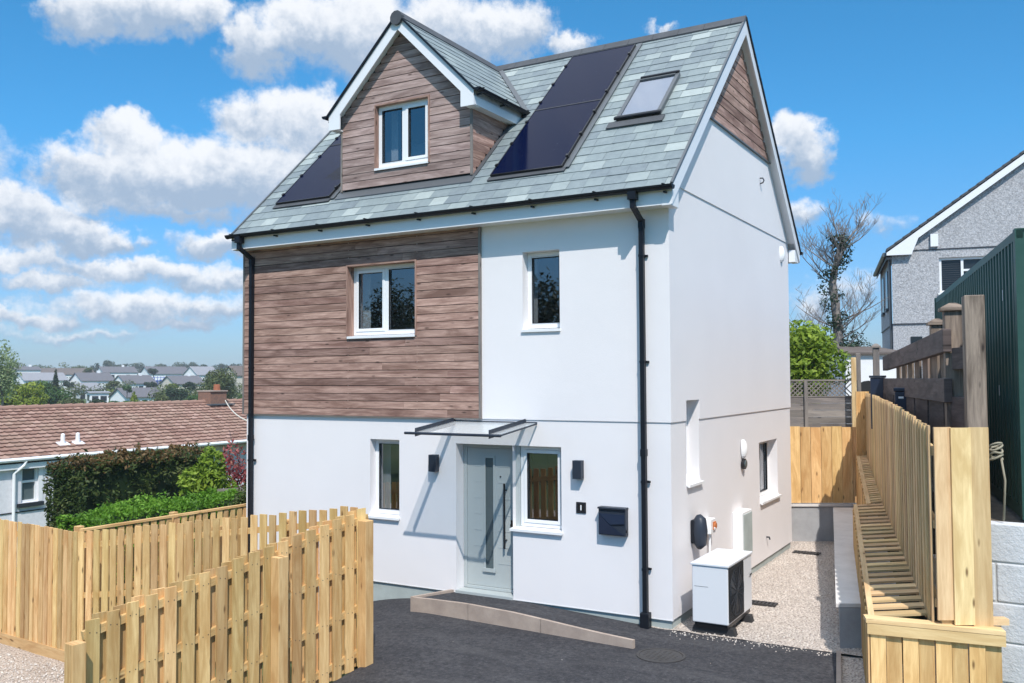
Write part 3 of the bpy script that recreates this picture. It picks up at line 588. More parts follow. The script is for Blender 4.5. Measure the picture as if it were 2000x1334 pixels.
# ridge tiles
mb = MB(); x = -HW-.06
while x < XR+.02:
    l_ = .45; e = min(x+l_, XR+.035); prf = [(x, RY-.13, RZ-.085), (x, RY-.015, RZ+.05), (x, RY+.015, RZ+.05), (x, RY+.13, RZ-.085), (x, RY+.12, RZ-.11), (x, RY, RZ+.012), (x, RY-.12, RZ-.11)]
    mb.prism([Vector(p) for p in prf], (e-x-.006, 0, 0)); 
    if e > XR: break
    x += l_
mb.build('ridge_tiles', 'ridge_tile', roofo)
# barge boards and verges (both gables)
for sx_ in (1, -1):
    xo = XR if sx_ > 0 else -HW-.05
    th = .022*sx_
    for sy_ in (-1, 1):
        mb = MB(); ye = -.30 if sy_ < 0 else HD+.30
        p0 = Vector((xo, ye, zroof(ye)-.02)); p1 = Vector((xo, RY, RZ-.02)); dn = Vector((0, 0, -.24))
        mb.prism([p0, p1, p1+dn, p0+dn], (th, 0, 0)) if True else 0; mb.build('barge_board', 'fascia_white', house)
        mb = MB(); mb.beam(p0+Vector((th*.6, 0, .03)), p1+Vector((th*.6, 0, .03)), .03, .035, (1, 0, 0)); mb.build('verge', 'black_plastic' if sy_ > 0 else 'lead', house)
        # sloping soffit between wall and barge
    # boxed eaves end
    for ye0, ye1 in ((-.304, -.0), (HD+.0, HD+.304)):
        x0_, x1_ = (0.0295, XR-.001) if sx_ > 0 else (-HW-.049, -HW-.0305); mb = MB(); zb_, zt_ = 5.33, 5.56; mb.box(x0_, x1_, ye0, ye1, zb_, zt_); mb.build('eaves_box', 'fascia_white', house, bevel=.003)
# dry verge: black stepped edge on rear-right verge
mb = MB()
for k in range(22):
    t0, t1 = k/22, (k+1)/22; y0 = lerp(HD+.32, RY, t0); y1 = lerp(HD+.32, RY, t1)
    a0 = Vector((XR-.02, y0, zroof(y0)+.01)); a1 = Vector((XR-.02, y1, zroof(y1)+.022)); mb.obox(a0, a1-a0, (.065, 0, 0), (0, 0, -.055))
mb.build('verge_cap', 'black_plastic', house)
# fascia + soffit
mb = MB(); mb.box(-HW-.03, .029, -.302, -.28, 5.34, 5.567); mb.box(-HW-.03, .029, -.28, -.0145, 5.345, 5.36); mb.build('fascia', 'fascia_white', house); mb = MB(); mb.box(-HW-.03, .029, HD+.28, HD+.302, 5.34, 5.56); mb.build('fascia', 'fascia_white', house)
# gutter
def gutter(name, p, q, out, parent=house, r=.062):
    p, q, out = Vector(p), Vector(q), Vector(out).normalized(); prf = []
    for k in range(9): t_ = math.pi*k/8; prf.append(p-out*math.cos(t_)*r+Vector((0, 0, -1))*math.sin(t_)*r*.95)
    for k in range(9): t_ = math.pi*(1-k/8); prf.append(p-out*math.cos(t_)*(r-.006)+Vector((0, 0, -1))*math.sin(t_)*(r-.006)*.95)
    mb = MB(); mb.prism(prf, q-p)
    for e_ in (p, q-(q-p).normalized()*.01): mb.prism([e_-out*math.cos(math.pi*k/8)*r*1.05+Vector((0, 0, -1))*math.sin(math.pi*k/8)*r for k in range(9)], (q-p).normalized()*.01)
    Ln = (q-p).length; n_ = max(2, int(Ln/.9)); dr = (q-p).normalized()
    for k in range(n_+1):
        c0 = p+dr*(.12+(Ln-.24)*k/n_); c0 = c0-dr*.015
        mb.obox(c0-out*(r+.012)+Vector((0, 0, .004)), dr*.03, out*(2*r+.02), (0, 0, .010)); mb.obox(c0-out*(r+.012)+Vector((0, 0, -r-.01)), dr*.03, out*(r*1.3), Vector((0, 0, -.022)))
    return mb.build(name, 'black_plastic', parent)
gutter('gutter', (-HW-.10, -.372, 5.575), (XR+.06, -.372, 5.575), (0, -1, 0)); gutter('gutter', (-HW-.10, HD+.372, 5.56), (XR+.06, HD+.372, 5.56), (0, 1, 0))
def downpipe(x, zbot, w_=.060):
    mb = MB(); mb.box(x-.055, x+.055, -.43, -.315, 5.43, 5.535); 
    mb.beam((x, -.372, 5.45), (x, -.372, 5.32), w_, w_, (0, 1, 0)); mb.beam((x, -.372, 5.345), (x, -.085, 5.19), w_*.98, w_*.98, (1, 0, 0)); mb.box(x-w_/2-.004, x+w_/2+.004, -.125, -.04, 5.10, 5.22)
    mb.box(x-w_/2, x+w_/2, -.120, -.052, zbot, 5.15)
    for z in (2.1,): mb.box(x-w_/2-.007, x+w_/2+.007, -.127, -.045, z, z+.09)
    for z in (4.72, 3.32, 1.75, .62):
        mb.box(x-w_/2-.005, x+w_/2+.005, -.125, -.02, z, z+.03); mb.box(x+w_/2+.0, x+w_/2+.035, -.045, -.02, z, z+.028)
    return mb.build('downpipe', 'black_plastic', house)
downpipe(-.34, -.10); downpipe(-7.455, -.7)
mb = MB(); mb.box(-.40, -.28, -.15, -.03, -.12, .08); mb.build('drain_hopper', 'black_plastic', house, bevel=.01)
# gable cladding triangle (right)
zc0 = 6.975; 
def gclip(z): h = (RZ-.20-z)/SL; return (RY-h, RY+h)
boards('gable_cladding', sd_map, 0, 0, zc0, RZ-.26, [], pitch=.15, mat='cladding', w0=.032, th=.018, clip=lambda z: gclip(z), joints=(1.5, 3))
mb = MB(); h = (RZ-.2-zc0)/SL; mbox(mb, sd_map, RY-h, RY+h, .03, .062, zc0-.02, zc0+.0, .1); mb.build('cladding_trim', 'lead', house)
# slanting soffits inside the gable overhang: white
for sy_ in (-1, 1):
    mb = MB(); ye = .0 if sy_ < 0 else HD; y0, y1 = ye, RY; mb.prism([(.029, y0, zroof(y0)-.20), (.029, y1, RZ-.20), (.029, y1, RZ-.112), (.029, y0, zroof(y0)-.112)], (XR-.03, 0, 0)); mb.build('verge_soffit', 'fascia_white', house)
# --- dormer
dor = MB(); FY = .35; ex = DHW-.145
pf = [(DX-ex, FY+.03, zroof(FY)-.1), (DX+ex, FY+.03, zroof(FY)-.1), (DX+ex, FY+.03, zdorm(DX+ex)-.13), (DX, FY+.03, DZ-.13), (DX-ex, FY+.03, zdorm(DX-ex)-.13)]
hDm = (-5.10, -4.055, 6.53, 7.57)
m2 = MB(); yb = 2.9
for sx_ in (-1, 1):
    x = DX+sx_*(ex-.03); yb = RY-(RZ-(zdorm(x)-.1))/SL; m2.poly([(x, FY+.03, zroof(FY)-.15), (x, yb, zdorm(x)-.1), (x, FY+.03, zdorm(x)-.1)])
# front backing with a hole for the window
skin(m2, dm_map, DX-ex+.03, DX+ex-.03, zroof(FY)-.15, 7.5, [hDm], -.001, .25)
m2.poly([dm_map(DX-ex+.03, -.001, 7.5), dm_map(DX+ex-.03, -.001, 7.5), dm_map(DX+ex-.03, -.001, zdorm(DX+ex)-.05), dm_map(DX, -.001, DZ-.13), dm_map(DX-ex+.03, -.001, zdorm(DX-ex)-.05)]) if False else None
for (xa_, xb_) in ((DX-ex+.03, hDm[0]), (hDm[1], DX+ex-.03)): m2.poly([dm_map(xa_, -.001, 7.5), dm_map(xb_, -.001, 7.5), dm_map(xb_, -.001, min(zdorm(xb_), zdorm(xb_))-.1), dm_map(xa_, -.001, zdorm(xa_)-.1)])
m2.poly([dm_map(hDm[0], -.001, hDm[3]), dm_map(hDm[1], -.001, hDm[3]), dm_map(hDm[1], -.001, zdorm(hDm[1])-.1), dm_map(DX, -.001, DZ-.1), dm_map(hDm[0], -.001, zdorm(hDm[0])-.1)])
dormer = m2.build('dormer', 'dark_void', house); dormer['label'] = 'gabled dormer clad in weathered timber boards'
def dclip(z):
    h = min(ex-.01, DZ-.15-z); return (DX-h, DX+h)
boards('dormer_cladding', dm_map, 0, 0, zroof(FY)+.05, DZ-.17, [(hDm[0]-.02, hDm[1]+.02, hDm[2]-.024, hDm[3]+.022)], pitch=.128, mat='cladding_grey', w0=.006, th=.02, clip=dclip, parent=dormer)
# cheeks
mbc = {1: MB(), -1: MB()}
for sx_ in (-1, 1):
    z0 = zroof(FY)+.05; p = .128; zt_ = DZ-ex-.02
    while z0 < zt_:
        z1 = min(z0+p-.006, zt_); y1 = RY-(RZ-z0)/SL+.06
        if y1 > FY+.05:
            xx = DX+sx_*(ex-.03); mbc[sx_].obox((xx, FY+.0, z0), (0, y1-FY, 0), (0, 0, z1-z0), (sx_*.022, 0, 0), random.uniform(.2, .9))
        z0 += p
    mbc[sx_].build('dormer_cladding', 'cladding', dormer)
for sx_ in (-1, 1): mb = MB(); xx = DX+sx_*ex; mbox(mb, dm_map, xx-.02, xx+.012, .0, .036, zroof(FY)+.02, zdorm(DX+ex)-.02, grain='z'); mb.build('corner_trim', 'silver_timber', dormer)
mb = MB(); a_, b_, c_, d_ = hDm
mbox(mb, dm_map, a_-.022, a_+.0017, -.12, .04, c_, d_+.022, grain='z'); mbox(mb, dm_map, b_-.0017, b_+.022, -.12, .04, c_, d_+.022, grain='z'); mbox(mb, dm_map, a_+.0017, b_-.0017, -.12, .04, d_-.0017, d_+.022); mb.build('window_lining', 'cladding', dormer)
window(dm_map, hDm, .045, 2, fixed=(0,), opener=-4.52, sillw=.05, ss=(.02, .0), roomd=1.0, curtain=(hDm[0]+.02, .14))
mb = MB(); mb.obox((DX-ex-.06, FY-.14, zroof(FY-.14)+.012), (2*ex+.12, 0, 0), (0, .16, .15), (0, 0, .012)); mb.build('lead_apron', 'lead', dormer)
for sx_ in (-1, 1): mb = MB(); x = DX+sx_*(ex-.0); x1 = x+sx_*.07; ye_ = 1.75; mb.prism([(x, FY, zroof(FY)+.012), (x1, FY, zroof(FY)+.012), (x1, ye_, zroof(ye_)+.014), (x, ye_, zroof(ye_)+.014)], (0, 0, .012)); mb.build('side_flashing', 'ridge_tile', dormer)
# dormer roof: two slopes clipped by main roof (valleys)
YF = .16
deck = MB()
for sx_ in (-1, 1):
    xe = DX+sx_*DHW; ze = DZ-DHW; yv = RY-(RZ-ze)/SL; yr = RY-(RZ-DZ)/SL
    top_ = [Vector((DX, YF, DZ-.012)), Vector((xe, YF, ze-.012)), Vector((xe, yv, ze-.012)), Vector((DX, yr, DZ-.012))]
    if sx_ > 0: top_ = top_[::-1]
    deck.prism(top_, (0, 0, -.10))
dro = deck.build('dormer_roof', 'fascia_white', dormer)
for sx_ in (-1, 1):
    L2 = DHW*math.sqrt(2)+.03; nvr = 9; g2 = L2/nvr; yr = RY-(RZ-DZ)/SL; nu2 = 10; su2 = (yr-YF+.02)/nu2
    def keepd(r, a0, a1, g2=g2):
        zz = DZ-DHW-.02+(r+.35)*g2/math.sqrt(2); ylim = RY-(RZ-zz)/SL-(YF-.02); return [(a0, min(a1, ylim))] if min(a1, ylim)-a0 > .02 else []
    slates('slates', dro, (DX+sx_*(DHW+.02), YF-.02, DZ-DHW-.02-.010), (0, 1, 0), (-sx_, 0, 1), nu2, nvr, su2, g2, keepd, .1, .8)
mb = MB()
for sx_ in (-1, 1):
    a0 = Vector((DX+sx_*(DHW+.0), RY-(RZ-DZ+DHW)/SL, DZ-DHW+.02)); a1 = Vector((DX, RY-(RZ-DZ)/SL, DZ+.02)); mb.obox(a0, a1-a0, (sx_*.09, -.0, .0), (0, 0, .01))
mb.build('valley', 'lead', dro)
mb = MB(); y = YF-.02
while y < 3.2:
    e = min(y+.45, 3.22); prf = [(DX-.13, y, DZ-.10), (DX-.02, y, DZ+.05), (DX+.02, y, DZ+.05), (DX+.13, y, DZ-.10), (DX+.12, y, DZ-.12), (DX, y, DZ+.0), (DX-.12, y, DZ-.12)]
    mb.prism([Vector(p) for p in prf], (0, e-y-.006, 0)); y += .45
mb.tube([(DX, YF-.05, DZ-.075), (DX, YF+.03, DZ-.075)], .115, 12); mb.build('ridge_tiles', 'ridge_tile', dro)
for sx_ in (-1, 1):
    mb = MB(); xe = DX+sx_*(DHW-.0); pr = [Vector((DX, YF-.001, DZ-.035)), Vector((xe, YF-.001, DZ-DHW-.035)), Vector((xe, YF-.001, DZ-DHW-.255)), Vector((xe-sx_*.235, YF-.001, DZ-DHW-.255)), Vector((xe-sx_*.235, YF-.001, DZ-DHW+.235-.25)), Vector((DX, YF-.001, DZ-.25))]
    if sx_ > 0: pr = pr[::-1]
    mb.prism(pr, (0, .022, 0)); mb.build('barge_board', 'fascia_white', dormer)
    mb = MB(); mb.beam(Vector((DX, YF-.01, DZ-.005)), Vector((xe+sx_*.02, YF-.01, DZ-DHW-.02)), .05, .028, (0, 0, 1)); mb.build('verge', 'black_plastic', dormer)
    # fascia, soffit along the cheek
    yv = RY-(RZ-(DZ-DHW))/SL; mb = MB(); x0_, x1_ = sorted((xe, xe-sx_*.02)); mb.box(x0_, x1_, YF+.022, yv-.02, DZ-DHW-.24, DZ-DHW-.02); x0_, x1_ = sorted((xe-sx_*.02, DX+sx_*(ex-.02))); mb.box(x0_, x1_, YF+.022, FY, DZ-DHW-.255, DZ-DHW-.235); mb.box(x0_, x1_, FY, yv-.15, DZ-DHW-.24, DZ-DHW-.22); mb.build('fascia', 'fascia_white', dormer)
    # slanted soffit behind barge
    mb = MB(); 
    pr = [Vector((DX, YF+.022, DZ-.112)), Vector((DX+sx_*(ex+.0), YF+.022, zdorm(DX+ex)-.112)), Vector((DX+sx_*(ex+.0), YF+.022, zdorm(DX+ex)-.15)), Vector((DX, YF+.022, DZ-.15))]
    if sx_ > 0: pr = pr[::-1]
    mb.prism(pr, (0, FY-YF-.03, 0)); mb.build('soffit', 'fascia_white', dormer)
    gutter('gutter', (xe+sx_*.072, YF-.03, DZ-DHW-.005), (xe+sx_*.072, yv+.03, DZ-DHW-.005), (sx_, 0, 0), dormer, .055)
    if sx_ > 0:
        mb = MB(); mb.box(xe+.02, xe+.10, yv-.12, yv-.04, DZ-DHW-.22, DZ-DHW-.05); mb.build('downpipe', 'black_plastic', dormer, bevel=.008)
# --- solar panels and skylight on the front slope
def rp(x, y, h=0): nrm = Vector((0, -SL, 1)).normalized(); return Vector((x, y, zroof(y)))+nrm*h
def onroof(mb, x0, x1, y0, y1, h0, h1, tone=.5):
    o = rp(x0, y0, h0); return mb.obox(o, (x1-x0, 0, 0), rp(x0, y1, h0)-o, rp(x0, y0, h1)-o, tone)
def solar(x0, x1, y0, y1):
    mb = MB(); onroof(mb, x0, x1, y0, y1, .055, .060); s_ = mb.build('solar_panel', 'solar_glass', roofo)
    mb = MB(); f_ = .014; ry = f_/slope
    onroof(mb, x0-f_, x0, y0-ry, y1+ry, .01, .066); onroof(mb, x1, x1+f_, y0-ry, y1+ry, .01, .066); onroof(mb, x0, x1, y0-ry, y0, .01, .066); onroof(mb, x0, x1, y1, y1+ry, .01, .066)
    mb.build('panel_frame', 'black_metal', roofo)
    mb = MB(); 
    for k in (.12, .45, .8):
        yk = lerp(y0, y1, k); 
        for xk in (x0-.03, x1-.01): onroof(mb, xk, xk+.04, yk, yk+.035, .02, .085)
    mb.build('panel_clamp', 'black_metal', roofo)
solar(-2.835, -1.665, .245, 1.632); solar(-2.835, -1.665, 1.655, 3.04); solar(-7.20, -6.02, .27, 1.63); solar(-7.20, -6.02, 1.66, 3.04)
for x in (-1.60, -5.955):
    mb = MB(); onroof(mb, x-.045, x+.045, .24, 3.10 if x > -3 else 1.7, .014, .03); mb.build('panel_flashing', 'lead', roofo)
mb = MB(); onroof(mb, -2.88, -1.6, .17, .24, .016, .03); mb.build('panel_apron', 'ridge_tile', roofo); mb = MB(); onroof(mb, -7.24, -5.98, .19, .26, .016, .03); mb.build('panel_apron', 'ridge_tile', roofo)
sx0, sx1, sy0, sy1 = -1.20, -.50, 1.12, 2.0
mb = MB(); f_ = .06
onroof(mb, sx0, sx0+f_, sy0, sy1, .0, .065); onroof(mb, sx1-f_, sx1, sy0, sy1, .0, .065); onroof(mb, sx0+f_, sx1-f_, sy1-f_/slope, sy1, .0, .075); onroof(mb, sx0+f_, sx1-f_, sy0, sy0+f_/slope, .0, .065)
skl = mb.build('skylight', 'lead', roofo, bevel=.006)
mb = MB(); onroof(mb, sx0-.02, sx1+.02, sy0-.03, sy0+.02, .04, .082); onroof(mb, sx0+.06, sx1-.0, sy1-.02, sy1+.02, .06, .095); mb.build('skylight_cover', 'black_plastic', skl, bevel=.015)
mb = MB(); onroof(mb, sx0+f_, sx1-f_, sy0+f_/slope, sy1-f_/slope, .045, .052); mb.build('pane', 'skylight_glass', skl)
mb = MB(); onroof(mb, sx0+f_, sx1-f_, sy0+f_/slope, sy1-f_/slope, .028, .034); mb.build('blind', 'blind_grey', skl)
mb = MB(); onroof(mb, sx0-.10, sx1+.08, sy0-.16, sy0-.04, .014, .03); mb.build('skylight_apron', 'ridge_tile', skl)
# --- small fixed parts on walls
mb = MB(); mbox(mb, fr_map, -1.368, -1.222, .0, .014, 1.284, 1.434); npl = mb.build('number_plaque', 'black_metal', house, bevel=.003)
mb = MB(); mbox(mb, fr_map, -1.302, -1.285, .0145, .018, 1.325, 1.395); mb.build('numeral', 'upvc', npl)
mb = MB()
for (x0, x1, z0, z1) in ((-1.355, -1.348, 1.297, 1.421), (-1.242, -1.235, 1.297, 1.421), (-1.348, -1.242, 1.414, 1.421), (-1.348, -1.242, 1.297, 1.304)): mbox(mb, fr_map, x0, x1, .0145, .016, z0, z1)
mb.build('plaque_border', 'anthracite', npl)
mb = MB(); mbox(mb, sd_map, 2.66, 3.20, .0, .16, .33, 1.04); mb.build('meter_box', 'upvc', house, bevel=.01); mb = MB(); mbox(mb, sd_map, 2.70, 3.16, .161, .17, .37, 1.00); mb.build('meter_door', 'plinth', house)
def cowl(y, z, s=1.):
    mb = MB(); prof = []
    nseg, na = 8, 10
    for i in range(nseg+1):
        t_ = i/nseg; zz = z+.15*s*(1-2*t_); rad = .075*s*math.sqrt(max(0, 1-(1-2*t_)**2*.85))
        ring = [(UP+rad*1.1*math.sin(math.pi*j/na), y-rad*math.cos(math.pi*j/na), zz) for j in range(na+1)]; prof.append(ring)
    for i in range(nseg):
        for j in range(na): mb.poly([prof[i][j], prof[i][j+1], prof[i+1][j+1], prof[i+1][j]])
    return mb.build('vent_cowl', 'upvc', house, smooth=True)
cowl(5.94, 5.42); cowl(3.22, 1.98)
mb = MB(); mb.tube([(.03, 4.5, 6.49), (.08, 4.5, 6.50), (.10, 4.5, 6.54), (.08, 4.5, 6.58), (.03, 4.5, 6.585)], .012, 8); mb.build('overflow_pipe', 'grille', house); mb = MB(); mb.tube([(.0, 4.65, .36), (.05, 4.65, .36), (.06, 4.65, .32)], .014, 8); mb.build('overflow_pipe', 'grille', house)
rebase(house, (0, 0, 0))

# loose stones lying on the gravel and grit carried on to the tarmac
def pebbles(name, label, pts, s0, s1, mat):
    mb = MB()
    for (x, y, z) in pts:
        s_ = random.uniform(s0, s1); a_ = random.uniform(0, 6.28); q = [Vector((math.cos(a_+k*1.257)*s_*random.uniform(.7, 1.2), math.sin(a_+k*1.257)*s_*random.uniform(.7, 1.1), 0)) for k in range(5)]
        b = len(mb.v); mb.v += [(x+p.x, y+p.y, z-.002) for p in q]+[(x+p.x*.6, y+p.y*.6, z+s_*.75) for p in q]; tn = random.random()
        for k in range(5): j = (k+1) % 5; mb.face((b+k, b+j, b+5+j, b+5+k), tone=tn)
        mb.face([b+5+k for k in range(5)], tone=tn)
    return tag(mb.build(name, mat), label, 'gravel', kind='stuff')
m = Mat('stone_chip', (.6, .54, .5), .85, spec=.25); m.color(m.ramp(m.attr(), [(0, (.42, .36, .31)), (.35, (.56, .49, .44)), (.7, (.64, .57, .51)), (1, (.72, .66, .60))])); MT['stone_chip'] = m.m
pts = []
while len(pts) < 5000:
    y = random.uniform(0, 7.1); x = random.uniform(.02, 2.05-.19*y); pts.append((x, y, -.115))
pebbles('pebbles', 'loose pale stones over the alley gravel', pts, .007, .014, 'stone_chip')
pts = []
while len(pts) < 5000:
    y = random.uniform(-8, -3.3); x = random.uniform(-9, -4.0); pts.append((x, y, -.852))
pebbles('pebbles', 'loose pinkish stones over the gravel path', pts, .008, .02, 'stone_chip')
pts = []
for k in range(150):
    x = random.uniform(0, 2.0); y = -.03-abs(random.gauss(0, .10)); pts.append((x, y, zdrive(x, y)))
for k in range(14):
    x = random.uniform(-2.4, 2.2); y = random.uniform(-5, -.9); pts.append((x, y, zdrive(x, y)))
pebbles('grit', 'pale grit scattered on the tarmac near the gravel edge', pts, .005, .012, 'stone_chip')
# ================================================================== THINGS ON / BY THE HOUSE
def wall_lamp(x, z, label):
    t = thing('wall_lamp', label, 'wall lamp', 'black box wall lamps either side of the front door', (x, -.0, z))
    mb = MB(); mb.box(-.055, .055, -.012, 0, -.09, .09); mb.build('back_plate', 'black_metal', t); mb = MB(); mb.box(-.065, .065, -.11, -.012, -.125, .125); mb.build('lamp_body', 'anthracite', t, bevel=.004)
    mb = MB(); mb.box(-.04, .04, -.09, -.03, -.128, -.126); mb.box(-.04, .04, -.09, -.03, .126, .128); mb.build('lens', 'frosted', t)
wall_lamp(-3.70, 1.87, 'black box wall lamp between the door and the narrow left-hand ground-floor window'); wall_lamp(-1.31, 1.88, 'black box wall lamp above the house number plaque')
t = thing('letterbox', 'dark slate-grey wall letterbox with folded triangular front beside the downpipe', 'letterbox', None, (-.80, 0, 1.22))
mb = MB(); mb.box(-.195, .195, -.10, -.001, -.185, .16); mb.build('box_body', 'anthracite', t, bevel=.006)
mb = MB(); mb.prism([(-.185, -.100, .10), (.185, -.100, .10), (.185, -.112, -.02), (-.02, -.112, -.04)][::-1], (0, -.006, 0)); mb.prism([(-.185, -.100, .09), (-.03, -.112, -.045), (.185, -.108, -.17), (-.185, -.104, -.17)][::-1], (0, -.004, 0)); mb.build('front_flap', 'navy', t)
mb = MB(); mb.box(-.2, .2, -.125, -.001, .161, .186); mb.build('lid', 'anthracite', t, bevel=.004); mb = MB(); mb.tube([(.196, -.07, -.12), (.21, -.07, -.12)], .02, 10); mb.build('lock', 'black_metal', t)
# heat pump
t = thing('heat_pump', 'white boxed heat pump with dark fan grille on black rubber feet on the gravel', 'heat pump', None, (.5, .5, -.12))
def hp(x0, x1, y0, y1, z0, z1): return MB().box(x0-.5, x1-.5, y0-.5, y1-.5, z0+.12, z1+.12)
hp(.27, .735, -.03, 1.05, .03, .745).build('casing', 'pump_white', t, bevel=.012); hp(.255, .75, -.045, 1.065, .746, .775).build('top_cover', 'pump_white', t, bevel=.006)
hp(.736, .748, -.01, .62, .06, .73).build('fan_recess', 'dark_void', t)
mb = MB(); yc, zc = .305-.5, .395+.12
for k in range(7): r_ = .04+k*.043; mb.tube([(.253, yc+r_*math.cos(a_), zc+r_*math.sin(a_)) for a_ in [2*math.pi*i/28 for i in range(29)]], .004, 4, False)
for k in range(8): a_ = math.pi*k/8; mb.beam((.256, yc-.3*math.cos(a_), zc-.3*math.sin(a_)), (.256, yc+.3*math.cos(a_), zc+.3*math.sin(a_)), .006, .006)
for k in range(24): z = .08+k*.027; mb.box(.249, .2525, -.01-.5, .62-.5, z+.12, z+.123)
mb.build('fan_grille', 'grille', t)
mb = MB()
for k in range(3):
    a_ = 2*math.pi*k/3+.4; c0 = Vector((.249, yc, zc)); d1 = Vector((0, math.cos(a_), math.sin(a_))); d2 = Vector((0, math.cos(a_+.7), math.sin(a_+.7))); mb.prism([c0+d1*.03, c0+d1*.27, c0+d2*.25, c0+d2*.03], (.003, 0, 0))
mb.build('fan_blade', 'iron', t)
mb = MB(); mb.box(.2505, .2525, .40, .50, .60, .622); mb.build('badge', 'grille', t)
for y in (.10, .86):
    mb = MB(); mb.prism([(-.27, y-.5-.06, 0), (.30, y-.5-.06, 0), (.27, y-.5-.06, .09), (-.24, y-.5-.06, .09)], (0, .12, 0)); mb.build('foot', 'rubber', t)
for z_ in (.30, .20):
    mb = MB(); mb.tube([(-.235, .42, z_+.12), (-.40, .42, z_+.12), (-.48, .42, z_+.14), (-.498, .42, z_+.14)], .026, 8); mb.build('pipe', 'rubber', t)
mb = MB(); mb.box(-.231, -.229, -.50, -.30, .10, .80) if 0 else mb.box(-.20, -.02, -.5315, -.5302, .60, .604); mb.build('seam', 'grille', t)
hp(.29, .715, .0, 1.02, -.03, .028).build('base_tray', 'black_metal', t)
mb = MB(); mb.tube([(.13, 1.40, 1.0), (.13-.09, 1.40, .95)][:1]+[(.05, 1.40, .92), (.05, 1.38, .55), (.30, 1.1, .45)], .018, 8); o = mb.build('conduit', 'upvc', None); tag(o, 'white conduit running down from the isolator switch to the heat pump', 'pipe')
t = thing('isolator_switch', 'white isolator switch box with orange rotary knob on side wall', 'switch', None, (0, 1.40, 1.02))
B_(.002, .10, -.11, .11, -.11, .10).build('switch_box', 'upvc', t, bevel=.012); mb = MB(); mb.tube([(.10, .03, 0), (.135, .03, 0)], .045, 12); mb.box(.10, .115, -.02, .09, -.055, .055); mb.build('knob', 'orange', t)
t = thing('charger_holder', 'black oval charging point with cable clip on the side wall', 'charging point', None, (0, .80, 1.04))
mb = MB(); mb.tube([(.0, 0, 0)]*0+[(.10, -.03, -.24), (.115, -.03, -.18), (.12, -.03, 0), (.115, -.03, .16), (.10, -.03, .22)], [.03, .085, .10, .085, .03], 16); mb.build('charger_body', 'anthracite', t, smooth=True)
mb = MB(); mb.box(.002, .10, -.10, .06, -.17, .15); mb.build('back_plate', 'black_plastic', t, bevel=.02)
mb = MB(); mb.tube([(.08, .09, -.02), (.10, .10, .07), (.08, .09, .15)], [.03, .04, .025], 10); mb.build('cable_holster', 'anthracite', t, smooth=True)
t = thing('side_lamp', 'small black bulkhead lamp below the white vent cowl on side wall', 'wall lamp', None, (0, 3.22, 1.74)); mb = MB(); mb.tube([(.014, 0, 0), (.06, 0, 0)], .085, 16); mb.build('lamp_body', 'black_metal', t); mb = MB(); mb.tube([(.06, 0, 0), (.075, 0, 0)], .06, 14); mb.build('lens', 'frosted', t)
# threshold ramp kerb + ramp asphalt
ax, ay, bx_, by_ = -3.69, -.66, -.14, -1.0
ktop = [(0, .012), (.08, .03), (.28, .058), (.5, .052), (.6, .036), (.85, -.010), (1, -.026)]
ktp = lambda s_: float(np.interp(s_, [k[0] for k in ktop], [k[1] for k in ktop]))
mb = MB(); nseg = 24; dv = Vector((bx_-ax, by_-ay, 0)); nn = Vector((dv.y, -dv.x, 0)).normalized()
if nn.y < 0: nn = -nn
for i in range(nseg):
    s0, s1_ = i/nseg, (i+1)/nseg; p0 = Vector((ax, ay, 0))+dv*s0; p1 = Vector((ax, ay, 0))+dv*s1_
    if abs(s0-7/24) < .001 or abs(s0-15/24) < .001: p0 = p0+dv*.0015
    z0, z1 = ktp(s0), ktp(s1_); a_ = [p0+Vector((0, 0, z0)), p1+Vector((0, 0, z1)), p1+nn*.05+Vector((0, 0, z1)), p0+nn*.05+Vector((0, 0, z0))]
    b_ = [Vector((p.x, p.y, -.45)) for p in a_]
    mb.poly(a_[::-1] if False else a_); mb.poly([b_[0], b_[1], a_[1], a_[0]]); mb.poly([a_[3], a_[2], b_[2], b_[3]])
    if i in (0, nseg-1) or i in (7, 15): mb.poly([b_[0], a_[0], a_[3], b_[3]]); mb.poly([b_[1], b_[2], a_[2], a_[1]])
mb.obox((ax-.0, ay+.0, -.45), (-.02, .65, 0), (.05, 0, 0), (0, 0, .49)) if False else mb.prism([(ax, ay, -.45), (ax+.05, ay, -.45), (-3.38, -.01, -.45), (-3.43, -.01, -.45)], (0, 0, .475))
tag(mb.build('kerb', 'kerb'), kind='structure')
mb = MB(); nseg = 24; rowsn = 6
for i in range(nseg+1):
    s_ = i/nseg; f0 = Vector((ax, ay, 0))+dv*s_+nn*.05; zf = min(ktp(s_)-.018, lerp(.04, -.122, max(0, (s_-.55)/.45))); xw = lerp(-3.40, -.14, s_); zw = float(np.interp(s_, [0, .3, .45, 1], [-.012, -.012, -.03, -.126]))
    for j in range(rowsn+1):
        t_ = j/rowsn; p = Vector((lerp(f0.x, xw, t_), lerp(f0.y, .0, t_), lerp(zf, zw, t_))); mb.v.append(tuple(p))
for i in range(nseg):
    for j in range(rowsn): k = i*(rowsn+1)+j; mb.face((k, k+rowsn+1, k+rowsn+2, k+1))
tag(mb.build('ramp', 'asphalt', smooth=True), kind='structure')
